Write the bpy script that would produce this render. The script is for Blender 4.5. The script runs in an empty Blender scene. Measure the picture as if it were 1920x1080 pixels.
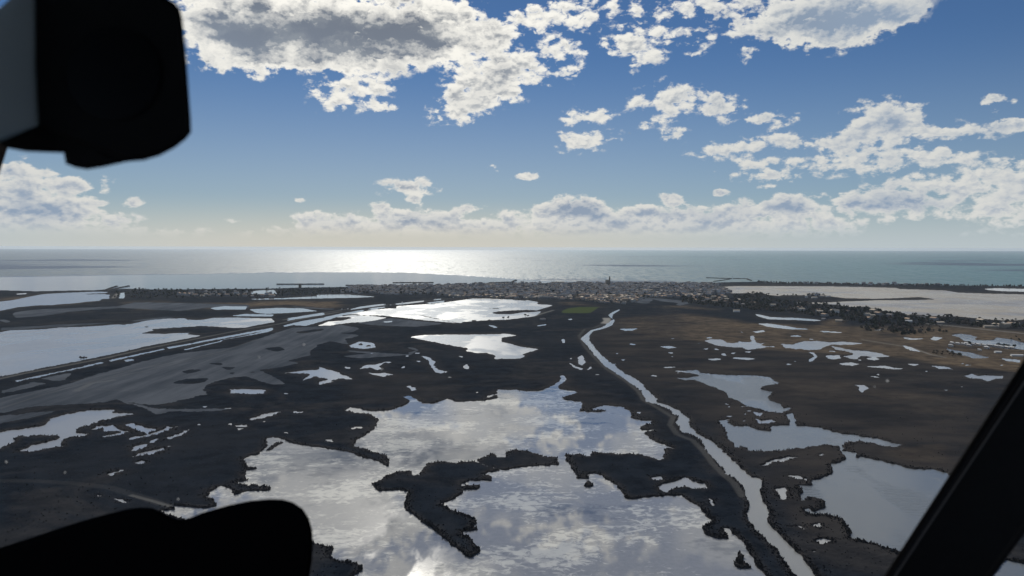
import bpy, bmesh, math, random
import numpy as np
from mathutils import Vector, Matrix

S = bpy.context.scene
C = S.collection
R = math.radians
rnd = random.Random(7)

# ------------------------------------------------------------------ camera
H = 160.0                      # flying height in metres
F = 1423.0                     # focal length in photo pixels (1920 wide)
HORIZON_V = 463.8
PITCH = math.atan((540 - HORIZON_V) / F)
ROLL = 0.0021
fwd = Vector((0, math.cos(PITCH), -math.sin(PITCH)))
up0 = Vector((0, math.sin(PITCH), math.cos(PITCH)))
rt0 = Vector((1, 0, 0))
cam_r = rt0 * math.cos(ROLL) + up0 * math.sin(ROLL)
cam_u = up0 * math.cos(ROLL) - rt0 * math.sin(ROLL)
camd = bpy.data.cameras.new('camera')
cam = bpy.data.objects.new('camera', camd)
C.objects.link(cam)
cam.matrix_world = Matrix(((cam_r.x, cam_u.x, -fwd.x, 0), (cam_r.y, cam_u.y, -fwd.y, 0), (cam_r.z, cam_u.z, -fwd.z, H), (0, 0, 0, 1)))
camd.sensor_width = 36
camd.lens = 36 * F / 1920
camd.clip_start = 0.05
camd.clip_end = 300000
camd.dof.use_dof = True
camd.dof.focus_distance = 900
camd.dof.aperture_fstop = 8.5
S.camera = cam

# ------------------------------------------------------------------ light
SUN_AZ, SUN_EL = -8.5, 30.0     # degrees from straight ahead (negative = to the west side), above the horizon
sund = bpy.data.lights.new('sun', 'SUN')
sund.energy = 3.8
sund.angle = R(0.53)
sund.color = (1.0, 0.94, 0.84)
sun = bpy.data.objects.new('sun', sund)
C.objects.link(sun)
sdir = Vector((math.sin(R(SUN_AZ)) * math.cos(R(SUN_EL)), math.cos(R(SUN_AZ)) * math.cos(R(SUN_EL)), math.sin(R(SUN_EL))))
sun.rotation_euler = (-sdir).to_track_quat('-Z', 'Y').to_euler()
sun.location = (0, 0, H + 400)

S.view_settings.view_transform = 'Standard'
S.view_settings.look = 'None'
S.view_settings.exposure = 0.0
S.view_settings.gamma = 1.0
S.view_settings.use_curve_mapping = False
S.cycles.max_bounces = 6
S.cycles.volume_bounces = 0
S.cycles.transparent_max_bounces = 12
S.cycles.sample_clamp_indirect = 4.0

# ------------------------------------------------------------------ sky with broken cumulus
SKY = 0.055
world = bpy.data.worlds.new('World')
S.world = world
world.use_nodes = True
wt = world.node_tree
wt.nodes.clear()


class NT:
    """tiny helper to wire nodes"""
    def __init__(self, tree):
        self.t = tree

    def n(self, kind, **kw):
        nd = self.t.nodes.new(kind)
        for k, v in kw.items():
            setattr(nd, k, v)
        return nd

    def put(self, sock, val):
        if hasattr(val, 'is_output') or isinstance(val, bpy.types.NodeSocket):
            self.t.links.new(val, sock)
        else:
            sock.default_value = val

    def math(self, op, a, b=None, c=None, clamp=False):
        nd = self.n('ShaderNodeMath', operation=op, use_clamp=clamp)
        for i, v in enumerate((a, b, c)):
            if v is not None:
                self.put(nd.inputs[i], v)
        return nd.outputs[0]

    def vec(self, op, a, b=None, s=None):
        nd = self.n('ShaderNodeVectorMath', operation=op)
        self.put(nd.inputs[0], a)
        if b is not None:
            self.put(nd.inputs[1], b)
        if s is not None:
            self.put(nd.inputs['Scale'], s)
        return nd.outputs['Value'] if op in ('LENGTH', 'DISTANCE', 'DOT_PRODUCT') else nd.outputs[0]

    def smooth(self, v, a, b, lo=0.0, hi=1.0):
        nd = self.n('ShaderNodeMapRange', interpolation_type='SMOOTHSTEP')
        self.put(nd.inputs[0], v)
        nd.inputs[1].default_value = a
        nd.inputs[2].default_value = b
        nd.inputs[3].default_value = lo
        nd.inputs[4].default_value = hi
        return nd.outputs[0]

    def lin(self, v, a, b, lo=0.0, hi=1.0):
        nd = self.n('ShaderNodeMapRange')
        self.put(nd.inputs[0], v)
        nd.inputs[1].default_value = a
        nd.inputs[2].default_value = b
        nd.inputs[3].default_value = lo
        nd.inputs[4].default_value = hi
        return nd.outputs[0]

    def noise(self, vec, scale, detail=2.0, rough=0.5, dist=0.0, dims='3D', out=0):
        nd = self.n('ShaderNodeTexNoise', noise_dimensions=dims)
        if vec is not None:
            self.put(nd.inputs['Vector'], vec)
        nd.inputs['Scale'].default_value = scale
        nd.inputs['Detail'].default_value = detail
        nd.inputs['Roughness'].default_value = rough
        nd.inputs['Distortion'].default_value = dist
        return nd.outputs[out]

    def mix(self, f, a, b):
        nd = self.n('ShaderNodeMix', data_type='RGBA')
        self.put(nd.inputs[0], f)
        self.put(nd.inputs[6], a)
        self.put(nd.inputs[7], b)
        return nd.outputs[2]

    def comb(self, x, y, z=0.0):
        nd = self.n('ShaderNodeCombineXYZ')
        self.put(nd.inputs[0], x)
        self.put(nd.inputs[1], y)
        self.put(nd.inputs[2], z)
        return nd.outputs[0]


def view_dir(u, v):
    return fwd + cam_r * ((u - 960) / F) - cam_u * ((v - 540) / F)


def azel(u, v):
    d = view_dir(u, v).normalized()
    return math.degrees(math.atan2(d.x, d.y)), math.degrees(math.asin(d.z))


DEG = 180 / math.pi
PXD = 1 / F * DEG              # degrees per pixel near the middle
# cumulus heaps: direction (as picture pixel), half width, half height, tilt in degrees (rising to the west side +), weight
HEAPS = [
    # the big grey-bellied cloud and its neighbours
    (615, 50, 380, 92, 0, 1.6), (430, 60, 130, 95, 0, 0.8), (830, 55, 170, 95, 8, 0.8), (470, 122, 170, 36, 0, 0.75),
    (650, 112, 180, 26, 0, 0.5),
    (668, 170, 110, 52, 14, 0.95), (720, 200, 40, 14, 0, 0.6), (590, 160, 30, 14, 0, 0.35),
    (905, 165, 150, 75, 18, 1.0), (960, 130, 140, 75, 12, 0.9), (1065, 93, 75, 32, 0, 0.8), (1075, 138, 60, 28, 5, 0.8), (860, 205, 90, 34, 10, .6),
    (935, 62, 170, 34, 22, 0.85), (1090, 25, 190, 50, 4, 0.95), (1260, 28, 110, 40, 0, 0.8),
    (1205, 90, 95, 52, 4, 1.1), (1165, 78, 60, 26, 0, .6), (1318, 68, 60, 28, 0, 0.65), (1310, 102, 40, 14, 12, 0.55), (1345, 0, 75, 40, 0, 0.85),
    (1560, 5, 220, 85, 4, 1.6), (1580, 68, 120, 46, 6, 0.9), (1480, 45, 100, 46, 0, 0.6), (1405, 100, 36, 20, 10, 0.65), (1680, 22, 70, 40, 12, 0.6), (1380, 60, 40, 24, 0, .5),
    (1262, 188, 110, 42, -3, 1.0), (1105, 216, 78, 26, 5, 0.85), (1358, 197, 46, 26, 8, 0.8), (1232, 226, 52, 22, 16, 0.6),
    (1095, 262, 88, 34, 3, 0.95), (1268, 253, 42, 22, 8, 0.8), (1362, 281, 96, 26, 4, 0.85), (1462, 228, 58, 32, 14, 0.75), (1395, 225, 60, 16, 0, 0.5),
    (1655, 222, 92, 44, 4, 1.15), (1690, 245, 70, 28, 0, 0.85), (1590, 258, 50, 18, 14, .6),
    (1500, 268, 130, 20, 0, 0.7), (1575, 292, 110, 30, 0, 0.9), (1660, 300, 100, 36, 0, 0.6), (1750, 285, 110, 40, 0, 0.75),
    (1790, 335, 150, 46, 0, 0.7), (1900, 335, 110, 50, 0, 0.75), (1680, 372, 120, 46, 0, 1.15), (1840, 395, 180, 32, 0, 0.8),
    (1880, 242, 70, 22, 6, 0.65), (1780, 245, 50, 18, 0, .6), (1430, 305, 70, 18, 0, 0.65), (1430, 330, 90, 16, 0, 0.6), (1540, 324, 120, 20, 4, 0.75), (1340, 322, 18, 10, 0, .5),
    (1868, 187, 40, 12, 0, 0.6), (1862, 210, 26, 9, 8, 0.55), (1910, 232, 40, 16, 0, .6), (1438, 350, 26, 7, 0, .55), (1353, 360, 24, 10, 0, .55),
    (1258, 371, 42, 14, 0, 0.8),
    (765, 352, 80, 26, 2, 1.05), (712, 388, 38, 16, 0, 0.9), (776, 377, 24, 13, 0, 0.75), (885, 391, 36, 13, 0, 0.75), (990, 331, 40, 12, 0, 0.75),
    (928, 316, 22, 10, 0, 0.65), (560, 377, 26, 8, 0, 0.6), (250, 378, 28, 13, 12, 0.75), (165, 352, 62, 26, 10, 0.75), (128, 348, 30, 20, 0, .6), (200, 380, 26, 7, 0, .6), (435, 415, 26, 9, 0, .6),
    (35, 362, 100, 70, 0, 0.95), (20, 318, 40, 16, 10, .75), (140, 385, 50, 16, 8, .6), (130, 415, 150, 36, 0, 0.85), (230, 418, 50, 14, 0, .4), (90, 322, 22, 10, 0, .55),
    # the long bank above the horizon
    (585, 412, 60, 22, 0, 0.8), (660, 416, 110, 26, 0, 0.85), (770, 412, 90, 30, 0, 0.9), (880, 420, 120, 24, 0, 0.8), (980, 408, 80, 30, 0, 0.8),
    (1075, 398, 85, 44, 0, 1.2), (1165, 410, 90, 38, 0, 0.95), (1265, 405, 80, 34, 0, 1.0), (1350, 410, 80, 32, 0, 0.8), (1440, 395, 80, 38, 0, 1.05), (1510, 390, 60, 38, 0, 1.0),
    (1600, 385, 80, 40, 0, 0.9), (1540, 425, 140, 28, 0, 0.45), (700, 435, 280, 22, 0, 0.4), (1050, 432, 280, 26, 0, 0.45), (1300, 432, 260, 26, 0, 0.45),
    (1860, 440, 140, 10, 0, 0.3), (300, 437, 220, 16, 0, 0.6), (50, 440, 150, 20, 0, 0.6), (-120, 400, 200, 60, 0, .9), (2060, 370, 220, 90, 0, .95),
    (620, 440, 170, 26, 0, 0.5), (860, 440, 170, 28, 0, 0.55), (1090, 438, 170, 32, 0, 0.6), (1330, 436, 170, 32, 0, 0.6), (1520, 430, 100, 26, 0, 0.4), (1200, 398, 36, 20, 0, .7), (1375, 392, 46, 26, 0, .8), (1485, 380, 46, 24, 0, .8), (830, 402, 50, 20, 0, .7), (1030, 392, 46, 24, 0, .8), (745, 408, 40, 22, 0, .7), (1110, 390, 44, 26, 0, .8),
    # above the frame: they show only as reflections in the ponds
    (640, -75, 330, 70, 0, 1.0), (1080, -95, 230, 60, 6, 0.9), (300, -120, 200, 80, 0, 0.9), (1500, -110, 300, 80, 0, 1.2), (830, -200, 260, 70, 10, 1.0), (1200, -230, 220, 60, 0, .9), (450, -260, 260, 80, 0, 1.1),
    (150, -60, 200, 60, 0, 1.0), (1850, -180, 200, 70, 0, 1.0), (-150, 60, 220, 120, 0, 1.0), (2150, 40, 180, 90, 0, .9),
]

w = NT(wt)
tc = w.n('ShaderNodeTexCoord')
dirv = tc.outputs['Generated']
sp = w.n('ShaderNodeSeparateXYZ')
w.put(sp.inputs[0], dirv)
AZ = w.math('MULTIPLY', w.math('ARCTAN2', sp.outputs[0], sp.outputs[1]), DEG)
EL = w.math('MULTIPLY', w.math('ARCSINE', sp.outputs[2]), DEG)
POS = w.comb(AZ, EL, 0)
# ragged edges: bend the position by a fine field before measuring the heaps
wob = w.vec('SUBTRACT', w.noise(POS, 0.5, 5, 0.62, dims='2D', out=1), (0.5, 0.5, 0.5))
Pw = w.vec('ADD', POS, w.vec('SCALE', w.vec('MULTIPLY', wob, (3.0, 1.6, 0)), s=w.smooth(EL, 3, 15, 0.3, 1.0)))
acc = None
for (u, v, a, b, tilt, wgt) in HEAPS:
    wgt *= 0.9 if v < 150 and b > 40 else 1.0
    if -20 < v < 170 and b > 25:
        a, b = a * 0.86, b * 0.9
    if u > 1500 and 260 < v < 410:
        wgt *= 0.6
    wgt = wgt + (0.26 if b < 20 and v < 400 else 0.10) if v > 150 else wgt
    az, el = azel(u, v)
    m = w.n('ShaderNodeMapping', vector_type='TEXTURE')
    w.put(m.inputs['Vector'], Pw)
    m.inputs['Location'].default_value = (az, el, 0)
    m.inputs['Rotation'].default_value = (0, 0, R(tilt))
    m.inputs['Scale'].default_value = (a * PXD, b * PXD, 1)
    gr = w.n('ShaderNodeTexGradient', gradient_type='SPHERICAL')
    w.put(gr.inputs[0], m.outputs[0])
    if acc is None:
        acc = w.math('MULTIPLY', gr.outputs['Fac'], wgt)
    else:
        acc = w.math('MULTIPLY_ADD', gr.outputs['Fac'], wgt, acc)
# broken cumulus over the rest of the sky, faded out inside the frame where the heaps above say what stands
far_az = w.smooth(w.math('ABSOLUTE', AZ), 38, 50)
far_el = w.smooth(EL, 27, 36)
rest = w.math('MAXIMUM', far_az, far_el)
lump = w.smooth(w.noise(w.vec('MULTIPLY', POS, (0.6, 1, 1)), 0.09, 3, 0.55, dims='2D'), 0.48, 0.75, 0, 1.2)
acc = w.math('MULTIPLY_ADD', lump, rest, acc)


def billow(p, fine=True):
    q = w.vec('MULTIPLY', p, (0.85, 1.45, 1))
    f1 = w.noise(q, 0.75, 6.5 if fine else 3.0, 0.53, 0.0, dims='2D')
    vor = w.n('ShaderNodeTexVoronoi', voronoi_dimensions='2D', feature='SMOOTH_F1')
    w.put(vor.inputs['Vector'], w.vec('ADD', q, w.vec('SCALE', w.vec('SUBTRACT', w.noise(q, 1.7, 2.0, 0.5, dims='2D', out=1), (0.5, 0.5, 0.5)), s=0.7)))
    vor.inputs['Scale'].default_value = 1.4
    vor.inputs['Smoothness'].default_value = 0.35
    vor.inputs['Detail'].default_value = 1.7 if fine else 1.0
    vor.inputs['Roughness'].default_value = 0.5
    vor.inputs['Lacunarity'].default_value = 2.3
    puff = w.math('SUBTRACT', 0.42, vor.outputs['Distance'])
    return w.math('MULTIPLY_ADD', w.math('SUBTRACT', f1, 0.5), 2.0, w.math('MULTIPLY', puff, 0.46))


TOSUN = w.vec('NORMALIZE', w.vec('SUBTRACT', (SUN_AZ, SUN_EL + 10, 0), POS))
b0 = billow(POS)
b1 = billow(w.vec('ADD', POS, w.vec('SCALE', TOSUN, s=0.30)), fine=False)
amp = w.smooth(acc, 0.05, 0.4, 0.0, 1.0)
d0 = w.math('MULTIPLY_ADD', b0, amp, acc)
rim = w.math('SUBTRACT', b0, b1)                     # > 0 on the side that faces the sun
lit = w.smooth(rim, -0.6, 0.35)
# thick bellies that the sun does not reach
BELLIES = [(430, 55, 130, 75, 0, 1.0), (560, 52, 170, 80, 0, 1.1), (710, 66, 200, 80, 4, 1.1), (810, 58, 120, 60, 12, 0.8), (620, 100, 300, 36, 0, 0.8),
           (1620, 15, 190, 62, 6, 1.0), (1550, 40, 130, 40, 0, 0.6), (1010, 400, 55, 24, 0, 0.8), (1088, 398, 55, 30, 0, 1.0), (1250, 407, 45, 18, 0, 0.8), (1436, 385, 40, 18, 0, .8),
           (1490, 388, 34, 16, 0, 0.9), (1645, 362, 75, 34, 0, 1.0), (1590, 388, 50, 22, 0, 0.9), (1700, 372, 60, 28, 0, 0.8), (1880, 392, 110, 30, 0, 0.8), (765, 352, 36, 14, 0, .7), (1672, 225, 45, 24, 0, .6),
           (775, 412, 40, 16, 0, .7), (660, 408, 40, 14, 0, .6), (930, 175, 40, 26, 0, .4), (130, 408, 60, 18, 0, .6), (40, 380, 70, 22, 0, .5), (890, 408, 40, 14, 0, .7), (1340, 405, 40, 18, 0, .7),
           (640, -75, 250, 60, 0, 1.0), (1500, -110, 240, 60, 0, 1.0), (830, -200, 200, 50, 0, .8)]
core = None
for (u, v, a, b, tilt, wgt) in BELLIES:
    az, el = azel(u, v)
    m = w.n('ShaderNodeMapping', vector_type='TEXTURE')
    w.put(m.inputs['Vector'], Pw)
    m.inputs['Location'].default_value = (az, el, 0)
    m.inputs['Rotation'].default_value = (0, 0, R(tilt))
    m.inputs['Scale'].default_value = (a * PXD, b * PXD, 1)
    gr = w.n('ShaderNodeTexGradient', gradient_type='SPHERICAL')
    w.put(gr.inputs[0], m.outputs[0])
    core = w.math('MULTIPLY', gr.outputs['Fac'], wgt) if core is None else w.math('MULTIPLY_ADD', gr.outputs['Fac'], wgt, core)
belly = core
roll = w.noise(w.vec('MULTIPLY', Pw, (0.7, 1.5, 1)), 0.42, 4, 0.52, dims='2D')
core = w.smooth(w.math('MULTIPLY_ADD', w.math('SUBTRACT', roll, 0.5), 1.6, w.math('MULTIPLY_ADD', b0, 0.30, w.math('MULTIPLY', core, 0.62))), 0.0, 1.30)
core = w.math('MULTIPLY_ADD', w.smooth(w.math('MULTIPLY_ADD', b0, 0.30, acc), 0.8, 1.5), 0.25, core, clamp=True)
shade = w.math('ADD', w.math('MULTIPLY', core, w.math('MULTIPLY_ADD', b1, -0.18, 1.0)), w.math('MULTIPLY', w.math('SUBTRACT', 1.0, lit), w.smooth(d0, 0.40, 0.85, 0.0, 0.72)), clamp=True)
cover = w.smooth(w.math('MULTIPLY_ADD', belly, w.smooth(EL, 5, 11, 0.1, 0.7), d0), 0.18, 0.66)
SUNGAP = w.vec('LENGTH', w.vec('MULTIPLY', w.vec('SUBTRACT', POS, (SUN_AZ, SUN_EL, 0)), (0.8, 1, 0)))
near = w.smooth(SUNGAP, 34, 8)
K = 1.0 / SKY
bright = w.mix(near, (0.72 * K, 0.71 * K, 0.68 * K, 1), (1.12 * K, 1.08 * K, 1.0 * K, 1))
softgrey = w.smooth(roll, 0.35, 0.62)
dark = w.mix(near, (0.25 * K, 0.33 * K, 0.46 * K, 1), w.mix(softgrey, (0.20 * K, 0.225 * K, 0.265 * K, 1), (0.09 * K, 0.118 * K, 0.175 * K, 1)))
cloudc = w.mix(shade, bright, dark)
sky = w.n('ShaderNodeTexSky', sky_type='NISHITA')
sky.sun_disc = False
sky.sun_elevation = R(SUN_EL)
sky.sun_rotation = R(SUN_AZ)
sky.altitude = 160
sky.air_density = 1.0
sky.dust_density = 0.0
sky.ozone_density = 5.0
hz = w.math('MULTIPLY_ADD', w.smooth(EL, 4.0, -0.6), 0.58, w.smooth(EL, 15.0, 0.0, 0.0, 0.30))                          # pale marine air low over the sea
hazec = w.mix(w.smooth(w.math('ABSOLUTE', w.math('ADD', AZ, 9.0)), 38, 2), (0.52 * K, 0.58 * K, 0.62 * K, 1), (0.68 * K, 0.64 * K, 0.57 * K, 1))
tint = w.n('ShaderNodeMix', data_type='RGBA', blend_type='MULTIPLY')
tint.inputs[0].default_value = 1
w.put(tint.inputs[6], sky.outputs[0])
tint.inputs[7].default_value = (0.62, 0.73, 0.88, 1)
base = w.mix(hz, tint.outputs[2], hazec)
# distant clouds sink into that air
cl2 = w.mix(w.smooth(EL, 2.1, 0.3, 0.12, 1.0), cloudc, hazec)
final = w.mix(w.math('MULTIPLY', cover, w.smooth(EL, 0.3, 1.6)), base, cl2)
final = w.mix(w.smooth(EL, -0.5, -3.0), final, (0.05 * K, 0.06 * K, 0.07 * K, 1))
bg = w.n('ShaderNodeBackground')
w.put(bg.inputs[0], final)
bg.inputs[1].default_value = SKY
wo = w.n('ShaderNodeOutputWorld')
wt.links.new(bg.outputs[0], wo.inputs[0])
world.cycles.sampling_method = 'MANUAL'
world.cycles.sample_map_resolution = 512

# ------------------------------------------------------------------ where a point of the picture lies on the ground
def unroll(u, v):
    return u, v - ROLL * (u - 960)


_cp, _sp = math.cos(PITCH), math.sin(PITCH)


def ground_np(u, v):
    """unrolled picture coordinates -> metres on the plain (numpy)"""
    a = (u - 960) / F
    b = -(v - 540) / F
    dy = _cp + b * _sp
    dz = -_sp + b * _cp
    t = H / -dz
    return a * t, dy * t


def at(u, v):
    """picture point -> metres on the plain"""
    u, v = unroll(u, v)
    x, y = ground_np(np.float64(u), np.float64(v))
    return float(x), float(y)


def back(x, y, z=0.0):
    """metres -> unrolled picture point"""
    dy = y * _cp - (z - H) * _sp
    b = (y * _sp + (z - H) * _cp) / dy
    return 960 + F * x / dy, 540 - F * b


ZONE = {'A': (0, 500, 3), 'B': (640, 500, 3), 'C': (1280, 500, 3), 'D': (0, 720, 3), 'E': (640, 720, 3), 'F': (1280, 720, 3),
        'a': (0, 500, 4), 'b': (480, 500, 4), 'c': (900, 500, 6), 'd': (1180, 500, 6), 'e': (1440, 500, 4), 'f': (1440, 580, 4),
        'g': (640, 500, 6), 'h': (1700, 600, 8.71), 'p': (0, 0, 1)}


def P(text):
    """'A 0,1 2,3 B 4,5' -> unrolled picture points"""
    out, z = [], None
    for tok in text.split():
        if tok in ZONE:
            z = ZONE[tok]
        else:
            x, y = tok.split(',')
            out.append(unroll(z[0] + float(x) / z[2], z[1] + float(y) / z[2]))
    return out


# rasters over the picture part of the plain, 1 px wide, half a px high
U0, U1, V0, V1, SV = -420, 2340, 516, 1320, 2
RW, RH = U1 - U0, (V1 - V0) * SV


def raster():
    return np.zeros((RH, RW), np.float32)


def fill(img, pts, val=1.0):
    xs = np.array([p[0] - U0 for p in pts])
    ys = np.array([(p[1] - V0) * SV for p in pts])
    x2, y2 = np.roll(xs, -1), np.roll(ys, -1)
    lo, hi = max(0, int(math.floor(ys.min()))), min(RH - 1, int(math.ceil(ys.max())))
    for r in range(lo, hi + 1):
        yc = r + 0.5
        k = ((ys <= yc) & (y2 > yc)) | ((y2 <= yc) & (ys > yc))
        if not k.any():
            continue
        c = np.sort(xs[k] + (yc - ys[k]) * (x2[k] - xs[k]) / (y2[k] - ys[k]))
        for i in range(0, len(c) - 1, 2):
            a, b = max(0, int(round(c[i]))), min(RW, int(round(c[i + 1])))
            if b <= a and c[i + 1] - c[i] > 0.3:
                b = a + 1
            if b > a >= 0:
                img[r, a:b] = val


def stroke(img, pts, width, val=1.0):
    """a band of even width in metres along a line of picture points"""
    g_ = [tuple(float(q) for q in ground_np(np.float64(p[0]), np.float64(p[1]))) for p in pts]
    for (x0, y0), (x1, y1) in zip(g_, g_[1:]):
        dx, dy = x1 - x0, y1 - y0
        L = math.hypot(dx, dy) or 1
        nx, ny = -dy / L * width / 2, dx / L * width / 2
        ex, ey = dx / L * width * 0.3, dy / L * width * 0.3
        fill(img, [back(x0 + nx - ex, y0 + ny - ey), back(x1 + nx + ex, y1 + ny + ey), back(x1 - nx + ex, y1 - ny + ey), back(x0 - nx - ex, y0 - ny - ey)], val)


# ---- the coast: the sea begins above this line
COAST = P('A -1200,133 0,133 200,138 560,132 700,124 840,127 1000,128 1200,126 1400,124 1560,122 1700,117 1920,114 B 200,110 420,104 600,101 830,96 1000,93 1300,92 1500,92 1700,90 1920,92 C 160,90 400,84 600,92 800,95 1000,99 1240,99 1500,105 1700,108 1920,110 3180,122')

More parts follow.
